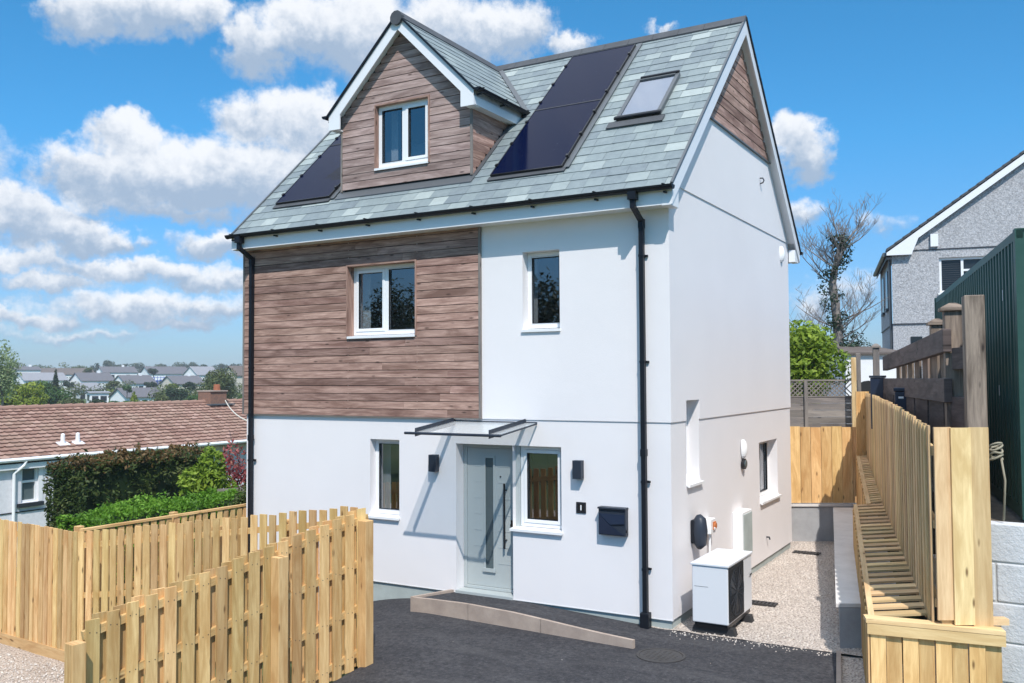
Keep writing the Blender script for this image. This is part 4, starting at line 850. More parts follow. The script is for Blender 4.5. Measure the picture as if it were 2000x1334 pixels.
# manhole cover, drain grates
def disc(mb, c, r, h, n=28): mb.prism([Vector((c[0]+r*math.cos(2*math.pi*i/n), c[1]+r*math.sin(2*math.pi*i/n), c[2])) for i in range(n)], (0, 0, h))
t = thing('manhole_cover', 'round iron manhole cover set flush in the dark asphalt', 'manhole cover', None, (.25, -1.10, zdrive(.25, -1.10)))
mb = MB(); disc(mb, (0, 0, .001), .25, .006); mb.build('cover', 'iron', t); mb = MB()
for k in range(7):
    for j in range(7):
        x, y = -.18+k*.06, -.18+j*.06
        if math.hypot(x, y) < .21: mb.box(x-.015, x+.015, y-.015, y+.015, .007, .010)
mb.build('tread_stud', 'iron', t)
mb = MB()
for i in range(30):
    a_, b_ = 2*math.pi*i/30, 2*math.pi*(i+1)/30; mb.prism([Vector((.255*math.cos(a_), .255*math.sin(a_), .001)), Vector((.285*math.cos(a_), .285*math.sin(a_), .001)), Vector((.285*math.cos(b_), .285*math.sin(b_), .001)), Vector((.255*math.cos(b_), .255*math.sin(b_), .001))], (0, 0, .009))
mb.build('rim', 'iron', t)
for (x, y, lb) in ((.62, 1.85, 'rusty flat drain grate in the gravel just behind the heat pump'), (.38, 6.0, 'rusty flat drain grate in the gravel near the far end wall')):
    t = thing('drain_grate', lb, 'drain', 'iron drain grates set in the alley gravel', (x, y, -.108)); mb = MB(); mb.box(-.24, .24, -.09, -.07, 0, .02); mb.box(-.24, .24, .07, .09, 0, .02); mb.build('rim', 'iron', t)
    mb = MB(); 
    for k in range(9): mb.box(-.235+k*.055, -.205+k*.055, -.07, .07, .002, .018)
    mb.build('grating', 'iron', t); B_(-.23, .23, -.07, .07, -.01, .001).build('pit', 'dark_void', t)

# ================================================================== FENCES
def stdpicket(mb, p, d_, n_, w_, th, z0, z1, tone):
    mb.obox(Vector((p.x, p.y, z0)), (0, 0, z1-z0), d_*w_, n_*th, tone)
def fence(name, label, cat, P, Q, zb, zt, nside, width, pitch, th=.02, double=False, rails=(.12, .5, .88), posts=(), cap=False, postw=.1, posttop=-.1, gravel_board=False, mat='new_timber', jitter=.012, kind='picket', group=None, postside=1, railw=.075):
    P, Q = Vector((P[0], P[1], 0)), Vector((Q[0], Q[1], 0)); d_ = (Q-P).normalized(); Ln = (Q-P).length; n_ = Vector(nside+(0,)).normalized(); n_ = (n_-d_*n_.dot(d_)).normalized()
    t = thing(name, label, cat, group, (P.x, P.y, zb[0])); base = Vector((P.x, P.y, zb[0])); cnt = 0
    def fin(mb, nm, m_=mat, **k):
        mb.v = [tuple(Vector(v_)-base) for v_ in mb.v]; return mb.build(nm, m_, t, **k)
    rows = [(.0, 0.0)]+([(pitch*.5, -.065)] if double else [])
    for (sh, off) in rows:
        x = sh+.01
        while x+width < Ln+.01:
            s_ = (x+width/2)/Ln; z0, z1 = lerp(zb[0], zb[1], s_), lerp(zt[0], zt[1], s_)+random.uniform(-jitter, jitter)
            w2 = width*random.uniform(.93, 1.05); p = P+d_*(x+random.uniform(-.004, .004))+n_*off; mb = MB()
            lean = random.uniform(-.006, .006); mb.obox(Vector((p.x, p.y, z0+.03)), Vector((0, 0, z1-z0-.03))+d_*lean, d_*w2, n_*th, random.random())
            if double and off == 0.0:
                mb.m = 1
                for rr in rails:
                    z = lerp(lerp(zb[0], zt[0], rr), lerp(zb[1], zt[1], rr), s_)
                    for q in (.25, .75): pp = p+d_*(w2*q)+n_*(th+.0008); mb.obox(Vector((pp.x, pp.y, z+random.uniform(-.012, .012))), d_*.009, (0, 0, .009), n_*.0015)
            fin(mb, kind, [mat, 'iron']); cnt += 1
            x += pitch
    for rr in rails:
        za, zc_ = lerp(zb[0], zt[0], rr), lerp(zb[1], zt[1], rr); mb = MB(); a_ = P+n_*-.022; b_ = Q+n_*-.022; mb.beam(Vector((a_.x, a_.y, za)), Vector((b_.x, b_.y, zc_)), .042, railw, tone=.35); fin(mb, 'rail')
    for s_ in posts:
        p = P+d_*(Ln*s_)+n_*(.025+postw/2+.0 if postside > 0 else -.09-postw/2); z1 = lerp(zt[0], zt[1], s_)+posttop; mb = MB()
        mb.obox(Vector((p.x, p.y, lerp(zb[0], zb[1], s_)-.3))-d_*postw/2-n_*postw/2, (0, 0, z1-lerp(zb[0], zb[1], s_)+.3), d_*postw, n_*postw, .45); fin(mb, 'post', bevel=.006)
    if cap: mb = MB(); mb.beam(Vector((P.x, P.y, zt[0]+.03)), Vector((Q.x, Q.y, zt[1]+.03)), .07, .035, tone=.6); fin(mb, 'cap_rail')
    if gravel_board: mb = MB(); mb.beam(Vector((P.x, P.y, zb[0]+.075))+n_*.015, Vector((Q.x, Q.y, zb[1]+.075))+n_*.015, .03, .17, tone=.3); fin(mb, 'gravel_board')
    return t
fence('picket_fence', 'picket fence closest to the camera, its top falling towards the low square post', 'fence', (-3.26, -6.12), (-2.86, -2.63), (-.87, -.26), (.985, 1.60), (1, -.3), .126, .195, double=True, rails=(.1, .38, .66, .93), posts=(-.035, .60, .962), postw=.13, posttop=-.12)
fence('picket_fence', 'picket fence whose right end shows against the white house wall, behind the nearest fence', 'fence', (-7.63, -3.15), (-2.92, -2.66), (-.85, -.26), (.985, 1.61), (0, -1), .106, .152, rails=(.12, .52, .90), posts=(.25, .5, .75), postside=-1, jitter=.015)
fence('picket_fence', 'picket fence at the left edge with a deep bottom board above the gravel', 'fence', (-13.2, -2.78), (-7.66, -3.15), (-.86, -.86), (1.03, .99), (0, -1), .093, .124, rails=(.1, .50, .9), posts=(.2, .5, .8), postside=-1, gravel_board=True, jitter=.01)
fence('picket_fence', 'capped new timber fence beside the bright green hedge, ending at the house corner', 'fence', (-7.66, -3.10), (-7.80, .6), (-.85, -.8), (.98, .93), (1, 0), .10, .15, rails=(.12, .5, .9), posts=(.02, .48, .98), postside=-1, cap=True, posttop=.07, jitter=.008)
mb = MB(); mb.beam((-2.80, -2.60, -.28), (-3.2, -6.2, -.88), .10, .06); tag(mb.build('kerb', 'concrete'), kind='structure')

# right-hand: high close-board fence
hfN, hfF = Vector((3.24, -1.63, 0)), Vector((1.20, 7.80, 0)); hd = (hfF-hfN).normalized(); hl = (hfF-hfN).length; hn = Vector((-hd.y, hd.x, 0))
if hn.x > 0: hn = -hn
t = thing('board_fence', 'tall new close-board timber fence rising along the right of the alley', 'fence', None, (3.24, -1.63, 0)); base = Vector(t.location)
nb = 82
for k in range(nb):
    s_ = (k+.1)/nb; w_ = hl/nb*1.12; p = hfN+hd*(hl*s_)+hn*(.022 if k % 2 else .0); z0 = float(np.interp(s_, [0, .6, 1], [.70, 1.05, 1.5])); z1 = float(np.interp(s_, [0, .3, .7, 1], [2.64, 2.74, 2.80, 2.80]))+random.uniform(-.01, .01)
    mb = MB(); mb.obox(p+Vector((0, 0, z0))-base, Vector((0, 0, z1-z0)), hd*w_*.93, hn*.02, random.random()); mb.build('board', 'new_timber_pale', t)
for (z0, z1) in ((.95, 1.75), (1.7, 2.3), (2.4, 2.62)):
    mb = MB(); mb.beam(hfN-hn*.03+Vector((0, 0, z0))-base, hfF-hn*.03+Vector((0, 0, z1))-base, .05, .08); mb.build('rail', 'new_timber_pale', t)
# end face towards the camera
ed = Vector((.866, .5, 0)); en = Vector((.5, -.866, 0)); e0 = Vector((3.265, -1.66, 0))
for (s0, w_, off, z0, z1, tn) in ((.0, .165, .0, .80, 2.635, .7), (.15, .19, .024, .76, 2.63, .95), (.335, .19, .0, .72, 2.632, .35)):
    mb = MB(); mb.obox(e0+ed*s0+en*off+Vector((0, 0, z0))-base, (0, 0, z1-z0), ed*w_, en*.022, tn); mb.build('end_board', 'new_timber_pale', t)
mb = MB(); mb.obox(e0+ed*.05-en*.10+Vector((0, 0, .0))-base, (0, 0, 2.55), ed*.10, en*.09); mb.build('post', 'new_timber_pale', t)
for k in range(3):
    mb = MB(); p = Vector((1.02, 7.58, 0)); dd = (Vector((1.22, 7.72, 0))-p).normalized(); mb.obox(p+dd*(.09*k)+Vector((0, 0, 1.5))-base, (0, 0, 1.33), dd*.086, Vector((dd.y, -dd.x, 0))*.02, .6); mb.build('board', 'new_timber', t)
# low slatted box fence along it
t = thing('slatted_planter_fence', 'low boxed timber fence topped with spaced cross slats beside the tall boards', 'fence', None, (2.68, -1.87, -.13)); base = Vector(t.location)
Lr = [(Vector((2.68, -1.87, .75)), Vector((1.61, 3.68, 1.11))), (Vector((1.79, 3.78, 1.13)), Vector((1.00, 7.66, 1.56)))]
Fp = lambda s_: hfN+hd*(hl*s_)
def isect(p, dirv):   # march from left rail along dirv to the tall fence
    # solve p+dirv*a = hfN+hd*b
    det = dirv.x*(-hd.y)-(-hd.x)*dirv.y; rx, ry = hfN.x-p.x, hfN.y-p.y; return (rx*(-hd.y)-(-hd.x)*ry)/det
for (A, Bq), n_, w_ in ((Lr[0], 24, .125), (Lr[1], 27, .085)):
    ld = (Bq-A); ldn = ld.normalized()
    for k in range(n_):
        s_ = (k+.6)/n_; p = A+ld*s_; a_ = isect(p, ed)-.045; mb = MB(); tn = random.random(); q = random.uniform(-.004, .004)
        mb.obox(p-base+Vector((0, 0, q))+ed*.03, ed*(a_-.03)+Vector((0, 0, .02)), ldn*w_, (0, 0, .022), tn); mb.build('slat', 'new_timber_pale', t)
    mb = MB(); mb.obox(A-base-ldn*.02+Vector((0, 0, -.02)), ld+ldn*.04, ed*.06, (0, 0, .05), .6); mb.build('rail', 'new_timber_pale', t)
    mb = MB(); mb.obox(A-base+ed*.03+Vector((0, 0, -.16)), ld, ed*.04, (0, 0, .09), .3); mb.build('rail', 'new_timber', t)
    nbd = int(ld.length/.125)
    for k in range(nbd):
        p = A+ld*(k/nbd); zb_ = -.14 if A.x > 2 else .5; mb = MB(); mb.obox(Vector((p.x, p.y, zb_))-base+(ed*.004 if k % 2 else ed*-.016), (0, 0, p.z-.03-zb_), ldn*(ld.length/nbd*.97), ed*.018, random.random()); mb.build('board', 'new_timber', t)
A = Vector((2.68, -1.87, .75)); Bq = Vector((3.80, -1.52, .695)); fd = (Bq-A); fn_ = fd.normalized(); fo = Vector((fn_.y, -fn_.x, 0))
mb = MB(); mb.obox(A-base-fn_*.03+fo*.03+Vector((0, 0, 0)), fd+fn_*.06, -fo*.17, (0, 0, .04), .9); mb.build('top_board', 'new_timber_pale', t)
mb = MB(); mb.obox(A-base-fn_*.02+fo*.0+Vector((0, 0, -.105)), fd+fn_*.05, fo*.028, (0, 0, .10), .8); mb.build('rail', 'new_timber_pale', t)
for k in range(8):
    p = A+fd*(k/8+.01); mb = MB(); mb.obox(Vector((p.x, p.y, -.16))-base-fo*(.022 if k % 2 else .0), (0, 0, p.z-.03+.16), fd*.118, -fo*.02, .9 if k % 2 == 0 else .35); mb.build('front_board', 'new_timber', t)
mb = MB(); mb.obox(Vector((3.25, -1.52, .735))-base, (.56, .32, 0), (.05, -.09, 0), (0, 0, .06), .7); mb.build('rail', 'new_timber_pale', t)
# retaining wall at the alley + end wall
t = thing('retaining_wall', 'low pale concrete retaining wall with dark rendered end along the alley', 'wall', None, (2.02, .2, -.13)); base = Vector(t.location)
wa_ = Vector((2.02, .20, 0)); wb_ = Vector((.68, 7.15, 0)); wd = wb_-wa_; ww = Vector((.62, .33, 0))
mb = MB(); mb.prism([wa_-base+Vector((0, 0, -.3)), wa_+ww-base+Vector((0, 0, -.3)), wb_+ww-base+Vector((0, 0, -.3)), wb_-base+Vector((0, 0, -.3))], (0, 0, .66)); mb.build('wall_body', 'grey_render', t)
mb = MB(); a0 = wa_-ww.normalized()*.04-base; mb.poly([a0+Vector((0, 0, .365)), a0+ww*1.1+Vector((0, 0, .365)), wb_+ww*1.1-base+Vector((0, 0, .56)), wb_-ww.normalized()*.04-base+Vector((0, 0, .56))]); mb.poly([a0+Vector((0, 0, .41)), a0+ww*1.1+Vector((0, 0, .41)), wb_+ww*1.1-base+Vector((0, 0, .60)), wb_-ww.normalized()*.04-base+Vector((0, 0, .60))])
mb.v = [tuple(v_) for v_ in mb.v]; bI = mb.v[:4]; tI = mb.v[4:8]
for i in range(4): j = (i+1) % 4; mb.poly([bI[i], bI[j], tI[j], tI[i]])
mb.v = [(x, y, z+.0) for x, y, z in mb.v]; mb.build('coping', 'concrete', t)
t = thing('end_wall', 'grey rendered low wall closing the far end of the gravel alley', 'wall', None, (0, 7.2, -.12)); base = Vector(t.location)
ea, eb = Vector((-.6, 6.95, 0)), Vector((1.3, 7.95, 0)); en2 = Vector((-.466, .885, 0))
mb = MB(); mb.obox(ea+Vector((0, 0, -.3))-base, eb-ea, en2*.25, (0, 0, .86)); mb.build('wall_body', 'grey_render', t); mb = MB(); mb.obox(ea+Vector((0, 0, .565))-en2*.03-base, eb-ea, en2*.3, (0, 0, .045)); mb.build('coping', 'concrete', t)
# board fence on the end wall
t = thing('board_fence', 'short new vertical-board fence standing on the low end wall of the alley', 'fence', None, (0, 7.1, .61)); base = Vector(t.location); edr = (eb-ea).normalized()
for k in range(9):
    p = Vector((-.35, 7.10, .63))+edr*(k*.205); mb = MB(); mb.obox(p-base, (0, 0, 1.50+.01*math.sin(k*1.7)), edr*.197, en2*.022, random.random()); mb.build('board', 'new_timber', t)
for z in (.85, 1.9): mb = MB(); mb.obox(Vector((-.35, 7.125, z))-base+en2*.02, edr*1.85, en2*.04, (0, 0, .08)); mb.build('rail', 'new_timber', t)
# old silver fence + lattice
t = thing('lattice_fence', 'weathered grey plank fence with diamond lattice top below the bright green shrub', 'fence', None, (0, 8.7, 1.5)); base = Vector(t.location)
oa, ob = Vector((-1.2, 8.2, 0)), Vector((.80, 9.05, 0)); od = (ob-oa).normalized(); on = Vector((od.y, -od.x, 0)); ol = (ob-oa).length
mb = MB()
for k in range(8):
    for (s0, s1_) in ((0, .5), (.505, 1)): mb.obox(oa+od*(ol*s0)+Vector((0, 0, 1.55+k*.145))-base, od*(ol*(s1_-s0)), (0, 0, .14), on*.02, random.random())
mb.build('plank_panel', 'silver_timber', t)
for p in (0, .5, 1.0): mb = MB(); q = oa+od*(ol*p)+Vector((0, 0, 1.3)); mb.obox(q-base+on*.02, (0, 0, 1.75), od*.07, on*.06); mb.build('post', 'silver_timber', t)
mb = MB(); 
z0, z1 = 2.72, 3.03; hh = z1-z0; n_ = 15
for k in range(-4, 26):
    x0 = k*.095
    for sg in (1, -1):
        xa_, xb_ = (x0, x0+hh) if sg > 0 else (x0+hh, x0); 
        za_, zb_ = z0, z1
        if xa_ < 0 or xb_ < 0 or xa_ > ol or xb_ > ol: continue
        a0 = oa+od*xa_+Vector((0, 0, za_))-base+on*(.012 if sg > 0 else 0); b0_ = oa+od*xb_+Vector((0, 0, zb_))-base+on*(.012 if sg > 0 else 0); mb.beam(a0, b0_, .010, .022, on.cross(Vector((0, 0, 1))).normalized() if False else (0, 0, 1))
mb.build('lattice', 'silver_timber', t)
mb = MB(); mb.obox(oa+Vector((0, 0, z1))-base, od*ol, on*.03, (0, 0, .035)); mb.obox(oa+Vector((0, 0, z0-.03))-base, od*ol, on*.03, (0, 0, .03)); mb.build('rail', 'silver_timber', t)
# block wall
t = thing('block_wall', 'pale grey concrete block wall at the right edge beside the timber fence', 'wall', None, (3.70, -1.18, -.2)); base = Vector(t.location)
bd = Vector((.98, -.06, 0)).normalized(); bn = Vector((bd.y, -bd.x, 0)); b0p = Vector((3.60, -1.16, 0)); ch = .385
mb = MB()
for r in range(5):
    z1 = 1.68-r*ch; x = -.12-(.33 if r % 2 else 0); 
    for k in range(5):
        l_ = .60; o = b0p+bd*(x+.008)+Vector((0, 0, z1-ch+.016)); mb.obox(o-base, bd*(l_-.016), (0, 0, ch-.016), -bn*.2, random.random()); x += l_
mb.build('block_courses', 'block', t, bevel=.012); mb = MB(); mb.obox(b0p-bd*.3+Vector((0, 0, -.3))-base-bn*.012, bd*3, (0, 0, 1.965), -bn*.17); mb.build('mortar', 'mortar', t)

# ================================================================== CONTAINER
t = thing('shipping_container', 'dark green corrugated shipping container on the raised ground', 'shipping container', None, (4.0, -.87, 1.69)); base = Vector(t.location)
ca, cb_ = Vector((4.0, -.86, 0)), Vector((2.46, 7.83, 0)); cd = (cb_-ca).normalized(); cn = Vector((-cd.y, cd.x, 0)); cn = cn if cn.x < 0 else -cn; clen = (cb_-ca).length; z0, z1 = 1.69, 4.60
mb = MB(); x = .12; prof = []
while x < clen-.12:
    for dx, dp in ((0, 0), (.035, -.055), (.105, -.055), (.14, 0), (.21, 0)): prof.append((x+dx, dp))
    x += .21+.0001
for i in range(len(prof)-1):
    (x0, d0), (x1, d1) = prof[i], prof[i+1]
    if x1-x0 < .001: continue
    a0 = ca+cd*x0+cn*d0-base; a1 = ca+cd*x1+cn*d1-base; mb.poly([a0+Vector((0, 0, z0+.12)), a1+Vector((0, 0, z0+.12)), a1+Vector((0, 0, z1-.09)), a0+Vector((0, 0, z1-.09))])
mb.build('corrugated_side', 'container_green', t)
mb = MB(); mb.obox(ca-base+Vector((0, 0, z0)), cd*clen, -cn*.06, (0, 0, .13)); mb.obox(ca-base+Vector((0, 0, z1-.09)), cd*clen, -cn*.06, (0, 0, .09)); mb.build('side_rail', 'container_green', t)
for s_ in (0, clen-.12): mb = MB(); mb.obox(ca+cd*s_+cn*.012-base+Vector((0, 0, z0)), cd*.13, -cn*.15, (0, 0, z1-z0+.012)); mb.build('corner_post', 'container_green', t)
mb = MB(); mb.obox(ca-base+Vector((0, 0, z1-.03))-cn*.06, cd*clen, -cn*2.38, (0, 0, .03)); mb.obox(ca+cd*(clen-.04)-base+Vector((0, 0, z0))-cn*.15, cd*.04, -cn*2.2, (0, 0, z1-z0-.04)); mb.build('roof_panel', 'container_green', t)
mb = MB(); mb.obox(ca+cd*.06-base+Vector((0, 0, z0+.1))-cn*.15, cd*.04, -cn*2.2, (0, 0, z1-z0-.15)); 
mb.build('end_door', 'container_green', t)
mb = MB()
for k in range(4): q = ca-base-cn*(.35+k*.5)+cd*.03; mb.tube([q+Vector((0, 0, z0+.05)), q+Vector((0, 0, z1-.05))], .02, 8)
mb.build('lock_rod', 'steel', t)
for s_, zz in ((.9, 3.95), (1.3, 2.9), (3.0, 3.9)):
    mb = MB(); mb.obox(ca+cd*s_+cn*.002-base+Vector((0, 0, zz)), (0, 0, .12), cd*.02, cn*.004); mb.build('vent', 'upvc', t)

# ================================================================== OLD TIMBER FENCE (right)
def post(name, label, p, w_, z0, z1, mat, cap=False, group='weathered posts behind the new fence', yaw=.2):
    t = thing(name, label, 'post', group, (p[0], p[1], z0)); c_, s_ = math.cos(yaw), math.sin(yaw); A = Vector((c_, s_, 0))*w_; Bv = Vector((-s_, c_, 0))*w_
    mb = MB(); mb.obox(-A/2-Bv/2, (0, 0, z1-z0), A, Bv); mb.build('shaft', mat, t, bevel=.01)
    if cap:
        mb = MB(); k = .72; h = z1-z0; mb.obox(-A*k-Bv*k+Vector((0, 0, h)), A*2*k, Bv*2*k, (0, 0, .035)); 
        q = [(-A-Bv)*k, (A-Bv)*k, (A+Bv)*k, (Bv-A)*k]; tip = [v_*.25+Vector((0, 0, h+.09)) for v_ in q]; q = [v_+Vector((0, 0, h+.035)) for v_ in q]
        for i in range(4): j = (i+1) % 4; mb.poly([q[i], q[j], tip[j], tip[i]])
        mb.poly(tip); mb.build('cap', mat, t)
    return t
post('timber_post', 'tallest square weathered brown post standing against the green container', (3.58, -.60), .195, 1.6, 3.97, 'old_timber')
post('timber_post', 'weathered brown post with a wide pyramid cap nearest the tall post', (3.33, .07), .185, 1.6, 3.86, 'old_timber', True)
post('timber_post', 'weathered capped post half hidden behind the dark top beam', (2.93, 2.72), .17, 1.7, 3.84, 'old_timber', True)
post('timber_post', 'pale grey capped post standing before the small white outbuilding', (1.12, 9.6), .13, 1.8, 3.74, 'silver_timber', True, 'pale posts by the outbuilding')
post('timber_post', 'slim pale grey post without cap beside the small white outbuilding', (.80, 9.3), .10, 1.8, 3.62, 'silver_timber', False, 'pale posts by the outbuilding')
post('timber_post', 'thin new pale post at the right end of the lattice fence', (.80, 8.75), .10, 1.4, 3.52, 'new_timber_pale', False, 'pale posts by the outbuilding')
t = thing('sleeper_fence', 'old dark tarred sleeper fence with heavy horizontal beams and open gaps', 'fence', None, (3.25, -.1, 1.6)); base = Vector(t.location)
def bm2(nm, a_, b_, h, th=.09, mat='tarred_timber'):
    a_, b_ = Vector(a_)-base, Vector(b_)-base; sd = (b_-a_).cross(Vector((0, 0, 1))).normalized()*th; mb = MB(); mb.obox(a_, b_-a_, (0, 0, -h), sd, random.random()); return mb.build(nm, mat, t, bevel=.008)
bm2('top_beam', (3.24, -.10, 3.655), (1.62, 6.95, 3.49), .26); bm2('middle_beam', (3.24, -.10, 3.10), (1.50, 6.95, 3.09), .27)
for k in range(6): s0 = k/6; a_ = Vector((3.20, .25, 2.83)).lerp(Vector((1.55, 6.7, 2.9)), s0); b_ = Vector((3.20, .25, 2.83)).lerp(Vector((1.55, 6.7, 2.9)), s0+.15); bm2('lower_panel', a_, b_, .42 if k else .5, .03)
bm2('short_beam', (3.40, -.02, 3.44), (3.60, -.35, 3.44), .24); bm2('short_beam', (3.38, .0, 2.9), (3.58, -.40, 2.88), .38)
for k in range(7):
    a_ = Vector((3.14, .55, 0)).lerp(Vector((1.75, 6.7, 0)), k/7)+Vector((.10, .05, 0)); dd = Vector((-.215, .976, 0)); mb = MB(); mb.obox(Vector((a_.x, a_.y, 2.1))-base, (0, 0, 1.33+.0*k), dd*.62, (.03, 0, 0), random.random()); mb.build('rear_board', 'old_timber', t)
# planter box, recycling bin behind the fence
t = thing('planter_box', 'square dark navy planter box showing above the far end of the tall fence', 'planter', None, (1.68, 5.9, 2.2)); mb = MB(); mb.prism([(-.11, -.11, 0), (.11, -.11, 0), (.11, .11, 0), (-.11, .11, 0)], (0, 0, .9)); mb.build('planter_body', 'navy', t, bevel=.01); mb = MB(); mb.box(-.125, .125, -.125, .125, .901, .94); mb.build('rim', 'anthracite', t)
t = thing('storage_bin', 'small dark blue lidded bin behind the top edge of the tall fence', 'bin', None, (2.40, 3.2, 2.3)); B_(-.09, .09, -.09, .09, 0, .60).build('bin_body', 'navy', t, bevel=.02); B_(-.105, .105, -.105, .105, .601, .66).build('lid', 'navy', t, bevel=.015); B_(-.035, .035, -.098, -.091, .50, .53).build('handle', 'upvc', t)
# rope and pole
t = thing('rope_coil', 'coil of grey rope looped round the corner post of the end boards', 'rope', None, (3.78, -1.1, 2.3)); mb = MB(); pts = []
for i in range(70): a_ = i*.45; pts.append((.055*math.cos(a_), .055*math.sin(a_), .0+.0022*i+.02*math.sin(a_*1.3)))
mb.tube(pts, .011, 6); mb.tube([(.04, 0, .02), (.07, 0, -.2), (.05, 0, -.6)], .011, 6); mb.build('rope_loops', 'rope', t, smooth=True)

# ================================================================== NEIGHBOUR HOUSE (right)
t = thing('neighbour_house', 'grey roughcast house with dark tiled gable roof behind the container', 'house', None, (.31, 18.6, 2.0)); nh = t; nb_ = Vector(t.location)
def nbx(nm, m_, *a, **k): mb = MB(); mb.box(a[0]-nb_.x, a[1]-nb_.x, a[2]-nb_.y, a[3]-nb_.y, a[4]-nb_.z, a[5]-nb_.z); return mb.build(nm, m_, k.get('parent', t))
t.rotation_euler.z = R(11)
x0n, x1n, y0n, y1n, ez, rz, rx_ = .31, 10.1, 18.6, 24.5, 6.90, 10.51, 5.2
sln = (rz-ez)/(rx_-x0n+.15); 
hW = (1.63, 3.55, 5.62, 6.68)
mb = MB()
def nmap(u, w_, z): return Vector((u, y0n-w_, z))-nb_
skin(mb, nmap, x0n, x1n, 4.72, ez, [hW], .02, .15); skin(mb, nmap, x0n, x1n, 1.0, 4.72, [], 0, .1); mb.poly([nmap(x0n, .02, ez), nmap(x1n, .02, ez), nmap(rx_, .02, rz-.1)])
def nlm(u, w_, z): return Vector((x0n-w_, u, z))-nb_
skin(mb, nlm, y0n, y1n, 4.72, ez, [], .02, .1); skin(mb, nlm, y0n, y1n, 1.0, 4.72, [], 0, .1)
mb.build('wall', 'roughcast', nh)
mb = MB(); mbox(mb, nmap, x0n-.02, x1n, -.01, .035, 4.70, 4.725); mbox(mb, nmap, x0n-.02, x1n, .019, .045, 6.93, 6.955); mbox(mb, nlm, y0n, y1n, -.01, .035, 4.70, 4.725); mb.build('bellcast', 'grille', nh)
mb = MB(); xe = x0n-.15
for sx_ in (-1, 1):
    xA = xe if sx_ < 0 else 2*rx_-xe; mb.prism([v_-nb_ for v_ in ([Vector((xA, y0n-.18, ez-.0)), Vector((rx_, y0n-.18, rz)), Vector((rx_, y0n-.18, rz-.1)), Vector((xA, y0n-.18, ez-.1))])], (0, y1n-y0n+.3, 0))
rfo = mb.build('roof', 'ridge_tile', nh)
mb = MB()
for sx_ in (-1,):
    n_ = 22
    for k in range(n_):
        a0 = Vector((xe, 0, ez)).lerp(Vector((rx_, 0, rz)), k/n_); a1 = Vector((xe, 0, ez)).lerp(Vector((rx_, 0, rz)), (k+1)/n_+.01)
        mb.obox(Vector((a0.x, y0n-.22, a0.z+.035))-nb_, Vector((a1.x-a0.x, 0, a1.z-a0.z-.025)), (0, .6, 0), (0, 0, .075))
mb.build('verge_tile', 'ridge_tile', rfo)
mb = MB(); pr = [Vector((xe, y0n-.20, ez-.02)), Vector((rx_, y0n-.20, rz-.02)), Vector((rx_, y0n-.20, rz-.24)), Vector((x0n+.75, y0n-.20, ez+sln*.9-.25)), Vector((x0n+.55, y0n-.20, ez-.10)), Vector((xe, y0n-.20, ez-.10))]; mb.prism([p-nb_ for p in pr], (0, .03, 0)); mb.build('barge_board', 'fascia_white', nh)
mb = MB(); mb.box(xe-nb_.x, x0n-nb_.x-.02, y0n-.17-nb_.y, y0n+.05-nb_.y, ez-.22-nb_.z, ez-.16-nb_.z); mb.box(xe-nb_.x, xe+.02-nb_.x, y0n-.17-nb_.y, y1n-nb_.y, ez-.2-nb_.z, ez-.03-nb_.z); mb.build('fascia', 'grille', nh)
mb = MB(); mb.tube([Vector((xe-.06, y0n-.1, ez-.06))-nb_, Vector((xe-.06, y1n, ez-.06))-nb_], .065, 8); mb.tube([Vector((x0n-.05, y0n+.12, ez-.2))-nb_, Vector((x0n-.05, y0n+.12, 2))-nb_], .04, 8); mb.build('gutter', 'lead', nh)
nw = nbx('window', 'upvc', hW[0], hW[0]+.07, y0n+.06, y0n+.12, hW[2], hW[3])
mb = MB()
for (a_, b_, c_, d_) in ((hW[0]+.07, hW[1], hW[2], hW[2]+.07), (hW[0]+.07, hW[1], hW[3]-.07, hW[3]), (hW[0]+.60, hW[0]+.67, hW[2]+.07, hW[3]-.07), (hW[0]+.67, hW[1], hW[3]-.42, hW[3]-.36)): mb.box(a_-nb_.x, b_-nb_.x, y0n+.06-nb_.y, y0n+.12-nb_.y, c_-nb_.z, d_-nb_.z)
mb.build('frame', 'upvc', nw); nbx('pane', 'far_glass', hW[0]+.07, hW[1], y0n+.13, y0n+.14, hW[2], hW[3], parent=nw)
mb = MB()
for k in range(14): mb.box(hW[0]+.08-nb_.x, hW[0]+.59-nb_.x, y0n+.11-nb_.y, y0n+.125-nb_.y, hW[2]+.08+k*.065-nb_.z, hW[2]+.10+k*.065-nb_.z)
mb.build('blind', 'grille', nw)
mb = MB(); mbox(mb, nmap, hW[0]-.05, hW[1], .0, .08, hW[2]-.06, hW[2]); mb.build('sill', 'upvc', nw)
for (a_, b_) in ((20.1, 20.9), (22.1, 23.0)):
    mb = MB(); mbox(mb, nlm, a_, b_, .021, .05, 5.3, 6.5); w_ = mb.build('window', 'far_glass', nh); mb = MB(); mbox(mb, nlm, a_-.06, b_+.06, .021, .10, 5.22, 5.298); mb.build('sill', 'grille', w_)
nbx('alarm_box', 'upvc', 1.40, 1.61, y0n-.12, y0n-.021, 7.02, 7.40)
mb = MB(); mbox(mb, nmap, .80, 1.12, .001, .03, 3.9, 4.32); w_ = mb.build('window', 'far_glass', nh)
